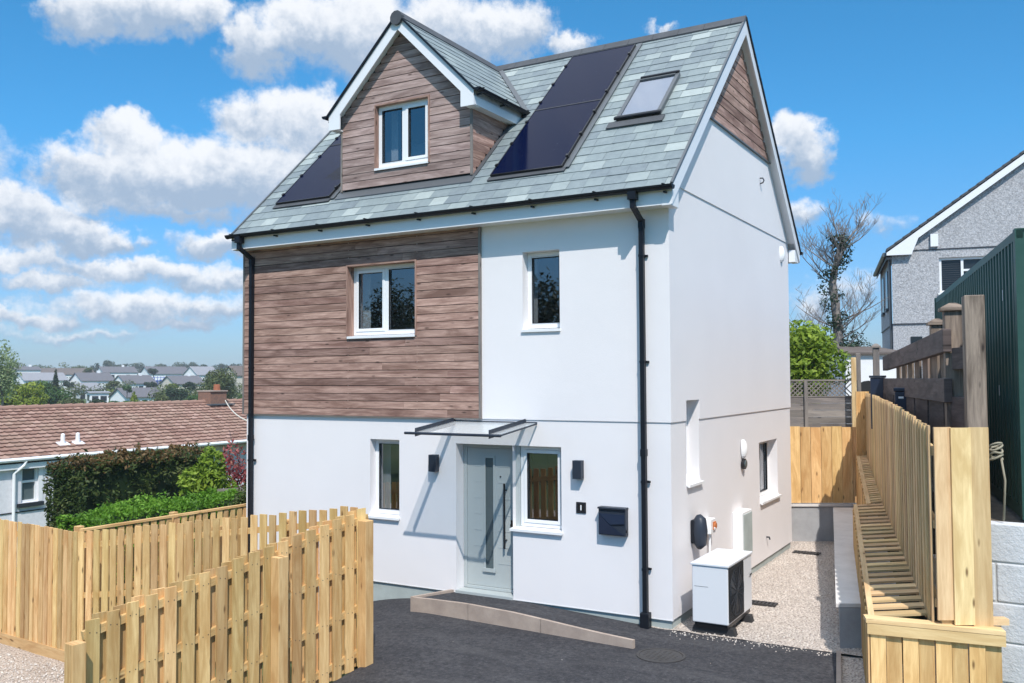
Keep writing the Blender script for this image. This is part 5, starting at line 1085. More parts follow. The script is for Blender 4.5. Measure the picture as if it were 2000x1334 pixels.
# small white outbuilding
p = at(1693, 720, 22.5); t = thing('outbuilding', 'small white outbuilding with brown roof and dark arched opening beyond the fence', 'outbuilding', None, (p.x, p.y, 2.0)); 
dv_ = Vector((.866, .5, 0)); nv_ = Vector((-.5, .866, 0))
def ob_(nm, m_, u0_, u1, v0, v1, z0, z1): mb = MB(); mb.obox(dv_*u0_+nv_*v0+Vector((0, 0, z0)), dv_*(u1-u0_), nv_*(v1-v0), (0, 0, z1-z0)); return mb.build(nm, m_, t)
ob_('wall', 'far_wall', -.52, .9, 0, 2.5, -.3, 1.66)
mb = MB(); pts = [Vector((0, 0, 0))-nv_*.012+dv_*(-.40)+dv_*(.42+.42*math.cos(math.pi-k*math.pi/12))+Vector((0, 0, .60+.42*math.sin(k*math.pi/12))) for k in range(13)]; pts = [pts[0]*1+Vector((0, 0, -.5))]+pts+[pts[-1]+Vector((0, 0, -.5))]; mb.prism(pts, -nv_*.02); mb.build('arched_opening', 'dark_void', t)
mb = MB(); mb.prism([dv_*-.6-nv_*.1+Vector((0, 0, 1.661)), dv_*1-nv_*.1+Vector((0, 0, 1.661)), dv_*.7+nv_*1.2+Vector((0, 0, 1.85)), dv_*-.3+nv_*1.2+Vector((0, 0, 1.85))], (0, 0, .05)); mb.build('roof', 'far_roof_brown', t)

# ================================================================== VEGETATION
def leafcloud(centers, n, size, flat=.0, tone_fn=None, seed=1, surf=.75, up=0.):
    """centers: list of (x,y,z,rx,ry,rz,weight)"""
    rg = np.random.default_rng(seed); C = np.array(centers, float); w_ = C[:, 6]/C[:, 6].sum(); idx = rg.choice(len(C), n, p=w_)
    v = rg.normal(size=(n, 3)); v /= np.linalg.norm(v, axis=1)[:, None]; r = rg.uniform(0, 1, n)**(1/3); r = surf+(1-surf)*r if surf > 0 else r
    r = np.where(rg.random(n) < .25, rg.uniform(.3, 1, n), r)*rg.uniform(.9, 1.08, n)
    pos_ = C[idx, :3]+v*r[:, None]*C[idx, 3:6]
    nrm = v+rg.normal(size=(n, 3))*.7; nrm[:, 2] += .35; nrm /= np.linalg.norm(nrm, axis=1)[:, None]
    t1 = np.cross(nrm, rg.normal(size=(n, 3))); t1 /= np.linalg.norm(t1, axis=1)[:, None]; t2 = np.cross(nrm, t1)
    s_ = size*rg.uniform(.6, 1.35, n)[:, None]
    P = np.stack([pos_-t1*s_, pos_+t2*s_*.45, pos_+t1*s_, pos_-t2*s_*.45], 1)
    clump = rg.random(len(C)); tone = np.clip(clump[idx]*.45+rg.random(n)*.55, 0, 1)
    return P.reshape(-1, 3), tone
def leafobj(name, P, tone, mat, parent=None, base=(0, 0, 0)):
    n = len(P)//4; me = bpy.data.meshes.new(name); me.vertices.add(len(P)); me.vertices.foreach_set('co', (P-np.array(base)).astype(np.float32).ravel())
    me.loops.add(4*n); me.loops.foreach_set('vertex_index', np.arange(4*n, dtype=np.int32)); me.polygons.add(n); me.polygons.foreach_set('loop_start', np.arange(0, 4*n, 4, dtype=np.int32))
    me.materials.append(MT[mat]); a_ = me.attributes.new('tone', 'FLOAT', 'FACE'); a_.data.foreach_set('value', tone.astype(np.float32)); me.update(calc_edges=True)
    o = bpy.data.objects.new(name, me); S.collection.objects.link(o)
    if parent is not None: o.parent = parent
    return o
def blobs(c, r, n, seed, sub=.42, squash=1.):
    rg = np.random.default_rng(seed); out = []
    for i in range(n):
        v = rg.normal(size=3); v /= np.linalg.norm(v); q = rg.uniform(.35, .85); s_ = rg.uniform(.7, 1.25)*sub; k = (r[0]*s_, r[1]*s_, r[2]*s_*squash)
        out.append((c[0]+v[0]*r[0]*q, c[1]+v[1]*r[1]*q, c[2]+v[2]*r[2]*q, *k, (k[0]*k[2])))
    return out
def tree(name, label, cat, base, crown_c, r, n, size, mat, seed, nb=14, group=None, trunk=.15, sub=.42, core=True):
    t = thing(name, label, cat, group, base); bs = blobs(crown_c, r, nb, seed, sub)
    P, tn = leafcloud(bs, n, size, seed=seed); leafobj('crown', P, tn, mat, t, base)
    mb = MB(); b = Vector((0, 0, 0)); c_ = Vector(crown_c)-Vector(base); mb.tube([b, b.lerp(c_, .5)+Vector((.03, .02, 0)), c_], [trunk, trunk*.8, trunk*.4], 7)
    rg = random.Random(seed)
    for k in range(6):
        q = Vector(bs[k % len(bs)][:3])-Vector(base); mb.tube([b.lerp(c_, rg.uniform(.35, .8)), b.lerp(c_, .7).lerp(q, .5), q], [trunk*.45, trunk*.3, trunk*.12], 5)
    mb.build('trunk', 'bark', t, smooth=True); return t
# dark hedge in the neighbour's garden
def hedge(name, label, p0, p1, wid, z0, z1, n, size, mat, seed, jag=.12, toneup=None):
    p0, p1 = Vector((*p0, 0)), Vector((*p1, 0)); Ln = (p1-p0).length; d_ = (p1-p0)/Ln; t = thing(name, label, 'hedge', None, (p0.x, p0.y, z0)); rg = np.random.default_rng(seed)
    u_ = rg.uniform(0, Ln, n); face = rg.random(n); wv = rg.uniform(-wid/2, wid/2, n); zv = rg.uniform(z0, z1, n); dep = np.abs(rg.normal(0, .05, n))
    top_ = face < .3; fr_ = (face >= .3) & (face < .65); bk = (face >= .65) & (face < .82); endf = (face >= .82)
    zv = np.where(top_, z1-dep, zv); wv = np.where(fr_, wid/2-dep, np.where(bk, -wid/2+dep, wv)); u_ = np.where(endf, np.where(rg.random(n) < .5, dep, Ln-dep), u_)
    bumpv = np.array([mnoise.noise(Vector((a*1.6, b*2, c*2.5+seed))) for a, b, c in zip(u_, wv, zv)])*jag+np.array([mnoise.noise(Vector((a*6, b*6, c*6))) for a, b, c in zip(u_, wv, zv)])*jag*.6
    zv = zv+np.where(top_, bumpv*1.2, 0); wv = wv+np.where(fr_ | bk, bumpv*np.sign(wv)*1.1, 0)
    nx_, ny_ = -d_.y, d_.x; X = p0.x+d_.x*u_+nx_*wv; Y = p0.y+d_.y*u_+ny_*wv; pos_ = np.stack([X, Y, zv], 1)
    k0 = n//34; si = rg.integers(0, n, k0); shoot = np.arange(n) < k0*1; grp_ = (np.arange(k0)//9); base_i = si[grp_]; pos_[:k0] = pos_[base_i]+np.stack([rg.normal(0, .02, k0), rg.normal(0, .02, k0), (np.arange(k0) % 9)*.022*rg.uniform(.7, 1.2, k0)], 1)
    nrm = rg.normal(size=(n, 3)); nrm[:, 2] += .6; nrm /= np.linalg.norm(nrm, axis=1)[:, None]; t1 = np.cross(nrm, rg.normal(size=(n, 3))); t1 /= np.linalg.norm(t1, axis=1)[:, None]; t2 = np.cross(nrm, t1); s_ = size*rg.uniform(.6, 1.4, n)[:, None]
    P = np.stack([pos_-t1*s_, pos_+t2*s_*.42, pos_+t1*s_, pos_-t2*s_*.42], 1).reshape(-1, 3); tone = np.clip(.5+bumpv/jag*.5+rg.normal(0, .25, n), 0, 1)
    if toneup: k = zv > toneup[0]+rg.normal(0, .12, n); leafobj('foliage', P.reshape(-1, 4, 3)[~k].reshape(-1, 3), tone[~k], mat, t, (p0.x, p0.y, z0)); leafobj('browned_top', P.reshape(-1, 4, 3)[k].reshape(-1, 3), tone[k], toneup[1], t, (p0.x, p0.y, z0))
    else: leafobj('foliage', P, tone, mat, t, (p0.x, p0.y, z0))
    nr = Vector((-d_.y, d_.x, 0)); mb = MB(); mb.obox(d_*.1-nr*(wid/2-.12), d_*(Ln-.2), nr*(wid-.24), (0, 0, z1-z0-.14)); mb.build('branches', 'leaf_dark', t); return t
hedge('hedge', 'tall dark clipped hedge with browned top in front of the bungalow wall', (-13.3, .45), (-13.9, 4.3), 1.1, -1.2, 1.42, 26000, .05, 'leaf_hedge_dark', 3, .2, (1.36, 'leaf_brown'))
hedge('hedge', 'low bright green clipped hedge just behind the capped timber fence', (-9.35, -2.0), (-9.55, 1.5), 1.0, -1., .93, 26000, .035, 'leaf_bright', 5, .16)
tree('shrub', 'loose bright green shrub in front of the dark hedge', 'shrub', (-10.8, 1.9, -1.1), (-10.8, 1.9, .95), (.55, .55, .75), 2600, .06, 'leaf_lime', 11, 12, trunk=.05)
tree('shrub', 'red-leaved shrub with pink tips beside the house corner', 'shrub', (-11.1, 2.9, -1.2), (-11.1, 2.9, .75), (.5, .5, .85), 1700, .05, 'leaf_red', 12, 12, trunk=.04)
tree('shrub', 'dull green and bronze shrub right against the house corner', 'shrub', (-8.75, .95, -.9), (-8.75, .95, .8), (.3, .35, .55), 2200, .035, 'leaf_olive', 13, 10, trunk=.03)
# weathered low garden fence by the hedge
t = thing('garden_fence', 'short dark weathered rail fence between the hedge and the house corner', 'fence', None, (-9.6, 1.6, -.9)); mb = MB()
for k in range(7): mb.beam((-.35, -.15, 1.05+k*.13), (.85, .75, 1.12+k*.13), .02, .09, tone=random.random())
mb.build('rails', 'silver_timber', t)
# right shrub and bare tree
tree('shrub', 'big bright lime-green shrub above the lattice fence', 'shrub', (-.6, 10.4, 1.9), (-.62, 10.4, 3.35), (1.05, .9, 1.05), 9000, .07, 'leaf_lime', 21, 26, trunk=.08, sub=.38)
tb = Vector((-.32, 13.8, 1.9)); t = thing('bare_tree', 'tall bare-branched tree with ivy climbing its trunk', 'tree', None, tb)
mb = MB(); rgt = random.Random(4); ivy = []
tr_pts = [Vector((0, 0, 0)), Vector((-.03, 0, 1.2)), Vector((-.12, .05, 2.6)), Vector((-.22, 0, 3.7)), Vector((-.08, 0, 4.4)), Vector((.08, 0, 4.9))]
mb.tube(tr_pts, [.16, .14, .12, .10, .07, .03], 8)
def branch(p, d_, ln, r_, lvl):
    pts = [p]; rr = [r_]; q = p.copy(); dd = d_.normalized(); n_ = 5
    for i in range(n_):
        dd = (dd+Vector((rgt.uniform(-.22, .22), rgt.uniform(-.22, .22), rgt.uniform(-.05, .22)))).normalized(); q = q+dd*(ln/n_); pts.append(q.copy()); rr.append(max(.0035, r_*(1-(i+1)/n_*.75)))
    mb.tube(pts, rr, 5 if lvl < 2 else 4, False)
    if lvl < 3:
        for k in range(4 if lvl < 2 else 3):
            i = rgt.randint(1, n_-1); a_ = rgt.uniform(0, 6.28); side = Vector((math.cos(a_), math.sin(a_)*.6, rgt.uniform(.1, .9))); branch(pts[i], (dd*.7+side).normalized(), ln*rgt.uniform(.4, .62), rr[i]*.6, lvl+1)
for k in range(24):
    s_ = rgt.uniform(.2, .95); i = min(4, int(s_*5)); p = tr_pts[i].lerp(tr_pts[i+1], s_*5-i); a_ = k*2.4+rgt.uniform(-.4, .4); sx_ = math.cos(a_); branch(p, Vector((sx_*1.1, math.sin(a_)*.6, rgt.uniform(.25, .9))), rgt.uniform(1.1, 1.85)*(1.2-s_*.62), .024, 0)
branch(tr_pts[-1], Vector((.3, 0, 1)), .7, .02, 2); branch(tr_pts[4], Vector((.9, 0, 1)), 1.5, .035, 0)
mb.build('trunk', 'bark', t, smooth=True)
iv = []
for i in range(26): s_ = rgt.uniform(.28, 1.0); j = min(4, int(s_*5)); p = tr_pts[j].lerp(tr_pts[j+1], s_*5-j)+tb; q = rgt.uniform(.10, .26); iv.append((p.x+rgt.uniform(-.28, .22), p.y+rgt.uniform(-.2, .2), p.z+rgt.uniform(-.1, .1), q, q, q*.8, q*q))
for i in range(8): iv.append((tb.x+.25+rgt.uniform(-.3, .3), tb.y+rgt.uniform(-.2, .2), tb.z+1.7+rgt.uniform(-.5, .5), .3, .3, .25, .09))
P, tn = leafcloud(iv, 3600, .042, seed=31); leafobj('ivy', P, tn, 'leaf_ivy', t, tb)
tree('shrub', 'dark scrubby bush low behind the white outbuilding', 'shrub', tuple(at(1700, 735, 30)-Vector((0, 0, 1))), tuple(at(1700, 702, 30)), (.9, .9, .45), 900, .09, 'leaf_olive', 24, 8, trunk=.05)

# ================================================================== BUNGALOW (left)
by0, by1 = -3., 17.2; bxe, bz, bxr, brz = -21.0, .9, -24.6, 2.2
t = thing('bungalow', 'long low bungalow with red-brown tiled roof left of the house', 'house', None, (-21, 5, -1.8)); bb = Vector(t.location); bung = t
def bmap(u, w_, z): return Vector((-21.14+w_, u, z))-bb
hw1 = (6.0-.0, 6.0, 0, 0)
wy0, wy1, wz0, wz1 = 4.38, 4.90, -.36, .67
mb = MB(); skin(mb, bmap, by0, 6.22, -2.2, .80, [(wy0, wy1, wz0, wz1)], .0, .15); skin(mb, bmap, 6.22, by1, -2.2, .80, [], -.35, .15)
for xx in (by0, by1): pass
mb.poly([bmap(6.22, 0, -2.2), bmap(6.22, -.35, -2.2), bmap(6.22, -.35, .8), bmap(6.22, 0, .8)]); mb.poly([bmap(by0, 0, -2.2), bmap(by0, -6.2, -2.2), bmap(by0, -6.2, .8), bmap(by0, -3.1, 2.1), bmap(by0, 0, .8)]); mb.poly([bmap(by1, 0, -2.2), bmap(by1, -6.2, -2.2), bmap(by1, -6.2, .8), bmap(by1, -3.1, 2.1), bmap(by1, 0, .8)])
mb.build('wall', 'pebbledash', bung)
mb = MB(); mb.prism([Vector((bxe, by0-.2, bz-.02))-bb, Vector((bxr, by0-.2, brz-.02))-bb, Vector((2*bxr-bxe, by0-.2, bz-.02))-bb, Vector((2*bxr-bxe, by0-.2, bz-.12))-bb, Vector((bxr, by0-.2, brz-.12))-bb, Vector((bxe, by0-.2, bz-.12))-bb], (0, by1-by0+.4, 0)); br = mb.build('roof', 'clay_tile', bung)
# interlocking tiles: wavy stepped courses
mb = MB(); nr_, tw = 14, .30; ncol = int((by1-by0+.4)/tw); vec = Vector((bxr-bxe, 0, brz-bz)); gl_ = vec.length/nr_; vn = vec.normalized(); nrm = Vector((-vn.z*-1, 0, abs(vn.x))).normalized(); nrm = Vector((vn.z, 0, -vn.x)).normalized(); 
for r in range(nr_):
    for c_ in range(ncol):
        tn = min(1, max(0, random.gauss(.5, .22))); o = Vector((bxe, by0-.2+c_*tw, bz))-bb+vn*(r*gl_)+nrm*.02
        # low pan + raised roll
        for (u0_, u1, h0, h1) in ((0, .19, .0, .0), (.19, .225, .0, .018), (.225, .265, .018, .018), (.265, .30, .018, 0)):
            a0 = o+Vector((0, u0_, 0))+nrm*(h0+.045); a1 = o+Vector((0, u1, 0))+nrm*(h1+.045); b1_ = o+Vector((0, u1, 0))+vn*gl_*1.03+nrm*h1; b0_ = o+Vector((0, u0_, 0))+vn*gl_*1.03+nrm*h0
            mb.poly([a0, a1, b1_, b0_][::-1], tn); mb.poly([a0, a0-nrm*.06, a1-nrm*.06, a1][::-1], tn*.6)
mb.build('roof_tiles', 'clay_tile', br)
mb = MB(); y = by0-.2
while y < by1+.2: mb.tube([Vector((bxr, y, brz+.03))-bb, Vector((bxr, y+.40, brz+.04))-bb], [.10, .115], 10); y += .41
mb.build('ridge_tiles', 'clay_tile', br)
mb = MB(); mb.tube([Vector((bxe+.05, by0, bz-.01))-bb, Vector((bxe+.05, by1, bz-.01))-bb], .06, 8); mb.build('gutter', 'upvc', bung)
mb = MB(); mb.box(bxe-.02-bb.x, bxe+.0-bb.x, by0-bb.y, 6.22-bb.y, .62-bb.z, .86-bb.z); mb.box(-21.138-bb.x, bxe-.02-bb.x, by0-bb.y, 6.4-bb.y, .62-bb.z, .65-bb.z); mb.build('fascia', 'upvc', bung)
mb = MB(); yd = 4.12; mb.tube([v_-bb for v_ in (Vector((bxe+.05, yd+.28, .85)), Vector((bxe+.04, yd+.22, .72)), Vector((-21.07, yd, .50)), Vector((-21.07, yd, -2.1)))], .045, 8); mb.build('downpipe', 'upvc', bung); mb = MB(); mb.tube([v_-bb for v_ in (Vector((bxe+.05, 10.2, .85)), Vector((bxe+.05, 10.15, .6)), Vector((-21.4, 10.0, .3)))], .045, 8); mb.build('downpipe', 'upvc', bung)
mb = MB(); f_ = .065
for (a_, b_, c_, d_) in ((wy0, wy0+f_, wz0, wz1), (wy1-f_, wy1, wz0, wz1), (wy0+f_, wy1-f_, wz0, wz0+f_), (wy0+f_, wy1-f_, wz1-f_, wz1), (wy0+f_, wy1-f_, .20, .20+f_)): mbox(mb, bmap, a_, b_, -.14, -.06, c_, d_)
w_ = mb.build('window', 'upvc', bung); mb = MB(); mbox(mb, bmap, wy0+f_, wy1-f_, -.13, -.12, wz0+f_, wz1-f_); mb.build('pane', 'frosted', w_); mb = MB(); mbox(mb, bmap, wy0-.12, wy1+.12, -.1, .10, wz0-.12, wz0-.01); mb.build('sill', 'grille', w_); mb = MB(); mbox(mb, bmap, wy1, wy1+.12, -.001, .02, wz0, wz1+.1); mb.build('surround', 'upvc', w_)
mb = MB(); mbox(mb, bmap, 9.55, 9.95, -.36, -.31, .1, .50); mb.build('window', 'far_glass', bung)
mb = MB(); mbox(mb, bmap, by0, 6.36, .001, .02, -.62, -.59); mb.build('bellcast', 'grille', bung)
for y in (6.02, 6.52):
    xv, zv_ = -21.7, 1.12; mb = MB(); mb.tube([Vector((xv, y, zv_-.1))-bb, Vector((xv, y, zv_+.36))-bb, Vector((xv, y, zv_+.40))-bb], [.075, .06, .03], 10); mb.build('roof_vent', 'upvc', br)
    mb = MB(); q = Vector((xv, y, zv_))-bb+Vector((0, 0, .06)); mb.obox(q-vn*.14-Vector((0, .17, 0))+nrm*.02, vn*.26, (0, .34, 0), nrm*.03); mb.build('vent_flashing', 'fascia_white', br)
cy_ = 14.0
mb = MB(); mb.box(bxr-.35-bb.x, bxr+.35-bb.x, cy_-bb.y, cy_+.85-bb.y, 1.9-bb.z, 2.66-bb.z); ch_ = mb.build('chimney', 'brick', br, bevel=.02); mb = MB(); mb.box(bxr-.4-bb.x, bxr+.4-bb.x, cy_-.02-bb.y, cy_+.87-bb.y, 2.661-bb.z, 2.71-bb.z); mb.build('chimney_cap', 'kerb', br)
mb = MB(); mb.tube([Vector((bxr, cy_+.65, 2.7))-bb, Vector((bxr, cy_+.65, 2.95))-bb], [.14, .12], 10); mb.build('chimney_pot', 'terracotta', br)
mb = MB(); mb.box(bxr-.1-bb.x, bxr+.55-bb.x, cy_-.15-bb.y, cy_+1.1-bb.y, 2.12-bb.z, 2.18-bb.z); mb.build('chimney_flashing', 'lead', br)
mb = MB(); p0 = at(440, 782, 33); p1 = Vector((-HW-.03, .25, 2.95)); pts = []
p1 = at(481, 821, 17.0)
for k in range(13): s_ = k/12; q = p0.lerp(p1, s_); q.z -= .10*4*s_*(1-s_); pts.append(q)
mb.tube(pts, .014, 5); tag(mb.build('cable', 'cable'), 'pale overhead cable sagging from the bungalow chimney to the house wall', 'cable')

# ================================================================== FAR TOWN
def farhouse(px, py_top, d, length, width, hw_, hr, ang_, roof='far_roof', wallm='far_wall', label='', nwin=3, name='far_house'):
    """px,py_top: where its ridge shows; hw_ wall height, hr roof rise"""
    hr *= .85; hw_ *= 1.3; p = at(px, py_top, d); zr = p.z; z0 = zr-hr-hw_; t = thing(name, label, 'house', 'pale houses of the town across the valley', (p.x, p.y, z0)); a_ = R(ang_*.8)+math.atan((1000-px)/F)
    U = (r0*math.cos(a_)+Vector((fw.x, fw.y, 0)).normalized()*math.sin(a_)); U.z = 0; U.normalize(); V = Vector((-U.y, U.x, 0))
    if V.dot(fw) < 0: V = -V
    Lh, Wh = length/2, width/2; mb = MB(); P = lambda u, v, z: U*u+V*v+Vector((0, 0, z))
    mb.poly([P(-Lh, -Wh, -3), P(Lh, -Wh, -3), P(Lh, -Wh, hw_), P(-Lh, -Wh, hw_)]); mb.poly([P(-Lh, Wh, -3), P(Lh, Wh, -3), P(Lh, Wh, hw_), P(-Lh, Wh, hw_)][::-1])
    for s_ in (-1, 1): mb.poly([P(s_*Lh, -Wh, -3), P(s_*Lh, Wh, -3), P(s_*Lh, Wh, hw_), P(s_*Lh, 0, hw_+hr), P(s_*Lh, -Wh, hw_)])
    mb.build('wall', wallm, t); mb = MB(); o = .35
    for s_ in (-1, 1):
        sl_ = hr/Wh; a0, a1 = P(-Lh-o, s_*(Wh+o), hw_-o*sl_+.06), P(Lh+o, s_*(Wh+o), hw_-o*sl_+.06); b1_, b0_ = P(Lh+o, 0, hw_+hr+.06), P(-Lh-o, 0, hw_+hr+.06); mb.prism([a0, a1, b1_, b0_], (0, 0, .15))
    rf_ = mb.build('roof', roof, t)
    if nwin:
        for k in range(nwin):
            u = -Lh+length*(k+.6)/(nwin+.2); mb = MB(); mb.obox(P(u-.7, -Wh-.06, hw_*.35), U*1.3, V*.05, (0, 0, hw_*.42)); mb.build('window', 'far_glass', t)
        gs = -1 if ang_ >= 0 else 1
        mb = MB(); mb.obox(P(gs*(Lh+.03), -.7, hw_*.4), V*1.4, U*gs*.05, (0, 0, 1.2)); mb.build('window', 'far_glass', t)
    if roof != 'far_roof_light' and nwin:
        mb = MB(); mb.obox(P(Lh*.3, -.3, hw_+hr-.4), U*.8, V*.6, (0, 0, 1.2)); mb.build('chimney', 'far_wall', rf_)
    return t
farhouse(180, 729, 270, 9.5, 8, 2.7, 2.6, 30, label='white bungalow with three dark windows right of the pointed conifer', nwin=3)
farhouse(80, 729, 262, 11.5, 8, 2.6, 2.4, 25, 'far_roof_light', label='long pale-roofed bungalow behind the yellow-green tree', nwin=2)
farhouse(48, 717, 300, 8, 7, 3.2, 1.2, 16, 'far_roof', label='dark-fronted flat-topped house above the long pale roof at the far left', nwin=2)
farhouse(122, 720, 340, 20, 9, 2.5, 2.6, 13, 'far_roof_brown', label='long brown-roofed house behind the pointed conifer', nwin=0)
farhouse(158, 749, 235, 8.5, 7, 2.6, 2.0, 45, 'far_roof_light', label='grey-roofed lean-to house below the white bungalow', nwin=2)
farhouse(191, 766, 200, 3.8, 3, 2.0, .25, 18, 'far_roof_light', label='tiny white flat-roofed block with two windows just above the tree line', nwin=2)
farhouse(268, 759, 190, 8, 7, 2.2, 2.0, 33, label='nearest dark-roofed bungalow with a white gable facing left, above the bushes', nwin=0)
farhouse(262, 734, 262, 9, 8, 2.4, 2.6, 35, label='white-gabled house immediately left of the blue scaffolding', nwin=1)
farhouse(322, 717, 320, 14, 9, 2.6, 2.8, 28, label='grey-roofed house with white gable behind the blue scaffolding', nwin=0)
farhouse(228, 717, 340, 12, 9, 2.8, 2.4, 21, 'far_roof', label='grey house left of the blue-scaffolded roofs on the upper row', nwin=2)
farhouse(357, 735, 255, 9, 8, 2.4, 2.5, 37, label='pinkish white house with gable window right of the blue scaffolding', nwin=1, wallm='far_cream')
farhouse(393, 717, 300, 8, 8, 2.6, 3.0, 42, 'far_roof_light', label='pale green-white roofed house left of the round olive tree', nwin=0)
farhouse(470, 716, 230, 6, 6.5, 3.4, 2.6, 37, 'far_roof_brown', label='cream house with dark roof right of the round olive tree', nwin=1, wallm='far_cream')
farhouse(318, 762, 200, 7, 6, 2., 1.6, 25, 'far_roof', label='low dark-roofed cream bungalow among the bushes below the scaffolding', nwin=0, wallm='far_cream')
p = at(314, 745, 275); t = thing('scaffolding', 'bright blue sheeted scaffolding around a roof in the far town', 'scaffolding', None, (p.x, p.y, p.z-1.5)); U = Vector((rt.x, rt.y, 0)); mb = MB()
for k in range(9):
    u = -3.8+k*.95; mb.tube([U*u+Vector((0, 0, -1)), U*u+Vector((0, 0, 3.0))], .08, 4)
for z in (-.2, .9, 1.8, 2.7): mb.tube([U*-3.8+Vector((0, 0, z)), U*3.8+Vector((0, 0, z))], .09, 4)
mb.build('poles', 'scaffold_blue', t); mb = MB()
for k in range(7): u = -3.7+k*1.08; mb.obox(U*u+Vector((0, 0, 1.0+.3*math.sin(k*2))), U*.8, (0, 0, 1.1), (0, .05, 0))
mb.build('sheeting', 'scaffold_blue', t)
# trees across the valley
def fartree(px, pyt, pyb, wpx, d, n, mat, seed, label, name='tree', size=None, nb=14, cone=False):
    c_ = at(px, (pyt+pyb)/2, d); rx = wpx/2/F*d; rz_ = (pyb-pyt)/2/F*d; base = (c_.x, c_.y, c_.z-rz_*1.6); size = size or rx*.10
    g_ = 'trees and bushes between the town and the bungalow roof' if d < 250 else 'trees along the far skyline'
    if cone:
        t = thing(name, label, 'tree', g_, base); bs = [(c_.x+random.uniform(-.2, .2)*rx, c_.y, c_.z-rz_+2*rz_*s_, rx*(1.02-s_), rx*(1.02-s_), rz_*.2, max(.05, 1.02-s_)) for s_ in [i/12 for i in range(12)]]; P, tn = leafcloud(bs, n, size, seed=seed); leafobj('crown', P, tn, mat, t, base); mb = MB(); mb.tube([(0, 0, 0), (0, 0, rz_*2.2)], [.25, .05], 6); mb.build('trunk', 'bark', t); return t
    return tree(name, label, 'tree', base, tuple(c_), (rx*.85, rx*.85, rz_*.85), n, size, mat, seed, nb, g_, trunk=max(.08, rx*.07))
fartree(30, 742, 815, 125, 95, 5500, 'leaf_yellow', 41, 'big rounded yellow-green tree at the lower left above the tiled roof', nb=22, size=.20)
fartree(95, 742, 805, 85, 120, 3500, 'leaf_mid', 42, 'fresh green tree between the yellow-green tree and the conifer', nb=16, size=.2)
fartree(108, 722, 790, 30, 150, 1800, 'leaf_dark', 43, 'pointed dark conifer left of the white bungalow', 'conifer', cone=True, size=.22)
fartree(5, 655, 790, 75, 75, 2600, 'leaf_pale', 44, 'tall airy pale green tree cut by the left edge', nb=20, size=.11)
fartree(-60, 690, 820, 130, 80, 2500, 'leaf_mid', 45, 'dark green tree mostly outside the left edge', nb=14, size=.2)
fartree(427, 711, 800, 95, 130, 5200, 'leaf_olive', 46, 'large round olive-green tree left of the house corner', nb=22, size=.18)
fartree(345, 752, 795, 50, 140, 2000, 'leaf_dark', 47, 'dark bush cluster left of the bright dome bush', nb=12, size=.2)
fartree(375, 765, 800, 48, 115, 1700, 'leaf_mid', 48, 'smooth bright green dome bush left of the chimney', nb=12, size=.13)
fartree(310, 766, 795, 42, 135, 1500, 'leaf_olive', 49, 'olive green bush below the blue scaffolding', nb=10, size=.17)
fartree(262, 764, 792, 24, 120, 900, 'leaf_yellow', 50, 'small golden conical bush above the tiled ridge', cone=True, size=.13)
fartree(148, 774, 805, 70, 115, 1700, 'leaf_olive', 51, 'brownish green bushes right of the conifer base', nb=12, size=.17)
fartree(190, 778, 800, 50, 110, 1400, 'leaf_dark', 52, 'dark bush under the tiny white block', nb=10, size=.15)
fartree(235, 782, 800, 60, 110, 1400, 'leaf_mid', 53, 'low green bush left of the golden conical bush', nb=10, size=.14)
fartree(290, 738+40, 800, 50, 118, 1400, 'leaf_mid', 54, 'low mid-green bush right of the golden conical bush', nb=10, size=.14)
fartree(478, 760, 800, 60, 120, 1500, 'leaf_mid', 55, 'green bush half hidden by the house corner', nb=10, size=.15)
fartree(215, 756, 775, 26, 215, 900, 'leaf_yellow', 56, 'yellow-green garden bush right of the white bungalow', nb=8, size=.22)
fartree(295, 744, 760, 28, 225, 900, 'leaf_dark', 57, 'dark garden tree between the scaffolding and dark-roofed bungalow', nb=8, size=.25)
for k, (px, yt, yb, w_, mt, lb) in enumerate([(55, 706, 728, 60, 'leaf_olive', 'leftmost rounded tree on the skyline'), (110, 704, 730, 55, 'leaf_olive', 'domed skyline tree above the pointed conifer'), (152, 709, 730, 40, 'leaf_olive', 'low skyline tree right of the domed one'), (187, 705, 735, 24, 'leaf_dark', 'dark upright skyline tree above the white bungalow'), (213, 703, 722, 28, 'leaf_far_haze', 'hazy domed skyline tree right of the dark one'), (240, 708, 722, 34, 'leaf_far_haze', 'flat hazy skyline tree left of the scaffolding roofs'), (275, 709, 722, 50, 'leaf_far_haze', 'wide hazy skyline tree row above the scaffolding'), (318, 709, 722, 40, 'leaf_far_haze', 'hazy skyline tree right of the scaffolding roofs'), (350, 705, 724, 34, 'leaf_far_haze', 'tallest hazy domed tree above the pinkish house'), (378, 707, 724, 26, 'leaf_far_haze', 'small hazy skyline tree left of the olive tree'), (398, 710, 722, 24, 'leaf_dark', 'dark low skyline tree next to the olive tree'), (425, 706, 720, 34, 'leaf_far_haze', 'hazy skyline tree peeping above the olive tree'), (456, 707, 722, 28, 'leaf_far_haze', 'hazy skyline tree left of the cream house'), (480, 710, 724, 30, 'leaf_dark', 'dark skyline tree touching the house corner'), (15, 708, 730, 50, 'leaf_far_haze', 'hazy skyline tree behind the tall pale tree'), (-50, 706, 730, 70, 'leaf_far_haze', 'hazy skyline tree outside the left edge')]):
    fartree(px, yt, yb+8, w_*1.25, 420, 900, mt, 70+k, lb, nb=9, size=.42)
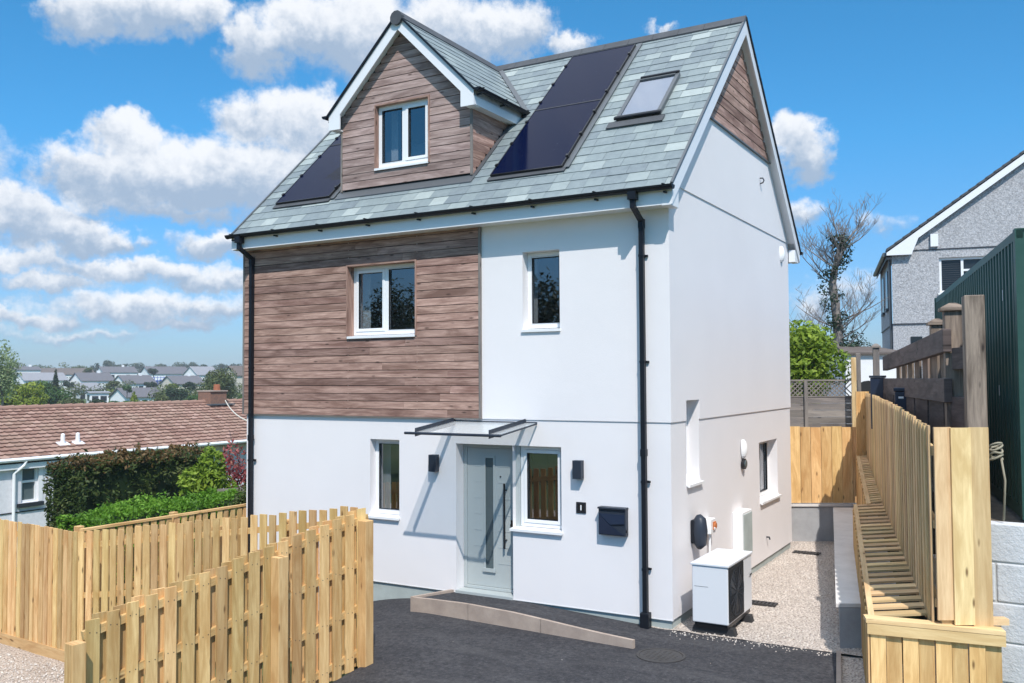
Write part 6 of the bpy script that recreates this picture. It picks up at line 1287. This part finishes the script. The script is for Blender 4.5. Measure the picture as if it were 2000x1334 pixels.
for k, (px, yt, yb, w_, d_, mt, lb) in enumerate([(20, 727, 748, 40, 240, 'leaf_mid', 'green garden tree before the flat-topped house at far left'), (135, 738, 760, 26, 225, 'leaf_dark', 'dark garden tree touching the right side of the conifer'), (222, 740, 758, 30, 215, 'leaf_olive', 'olive garden tree right of the three-windowed white bungalow'), (248, 752, 770, 22, 175, 'leaf_mid', 'mid green bush before the white gable left of the scaffolding'), (335, 746, 764, 26, 185, 'leaf_yellow', 'yellow-green bush before the pinkish white house'), (300, 716, 732, 26, 280, 'leaf_dark', 'dark tree between the upper grey-roofed houses'), (172, 716, 732, 24, 300, 'leaf_olive', 'olive tree at the end of the long brown roof'), (372, 744, 765, 30, 170, 'leaf_dark', 'dark bush right of the pinkish white house')]):
    fartree(px, yt, yb, w_, d_, 1100, mt, 120+k, lb, nb=9, size=.2)
# woodland mass across the road behind the viewpoint (seen mirrored in the windows) and far wood belt
bs = []
for k in range(24):
    x = -66+k*2.9; h_ = random.uniform(8.2, 12.); bs.append((x+random.uniform(-2, 2), -46+random.uniform(-4, 4), h_/2-1, 3.2, 3, h_/2+.6, 1))
P, tn = leafcloud(bs, 110000, .2, seed=5, surf=.2); o = leafobj('woodland', P, tn, 'leaf_dark'); tag(o, 'dark wood seen only as a reflection in the window panes', 'woodland', kind='stuff')
bs = []
for k in range(90):
    px = -200+k*18; q = at(px, 728+random.uniform(-3, 3), random.uniform(440, 520)); bs.append((q.x, q.y, q.z-3, random.uniform(5, 10), 6, random.uniform(3.5, 6), 1))
P, tn = leafcloud(bs, 14000, .8, seed=6); o = leafobj('woodland', P, tn, 'leaf_far_haze'); tag(o, 'belt of hazy far woodland along the valley skyline', 'woodland', kind='stuff')
bs = []
for k in range(120):
    px = random.uniform(-100, 520); dd = random.uniform(140, 400); y = 738+np.interp(dd, [140, 250, 400], [45, 24, 0]); q = at(px, y-9, dd); bs.append((q.x, q.y, q.z-.4, random.uniform(1.5, 4.5), 3, random.uniform(1., 2.3), 1))
P, tn = leafcloud(bs, 32000, .3, seed=8); o = leafobj('ground_cover', P, tn, 'leaf_olive'); tag(o, 'scrubby hedgerows and ground cover between the far houses', 'hedgerow', kind='stuff')
S.render.resolution_x = 1024; S.render.resolution_y = 683

# thin air over the valley: one closed box round everything, sky outside it
hb_ = MB(); hb_.box(-3700, 3700, -3700, 3700, -6.2, 17.5); hz = hb_.build('haze', 'room'); tag(hz, 'thin pale summer haze over the valley', 'haze', kind='stuff')
hm = bpy.data.materials.new('haze'); hm.use_nodes = True; t_ = hm.node_tree; t_.nodes.remove(t_.nodes['Principled BSDF']); pv = t_.nodes.new('ShaderNodeVolumePrincipled'); pv.inputs['Color'].default_value = (.86, .92, 1, 1); pv.inputs['Density'].default_value = .00045; t_.links.new(pv.outputs[0], t_.nodes['Material Output'].inputs['Volume']); hz.data.materials.clear(); hz.data.materials.append(hm)
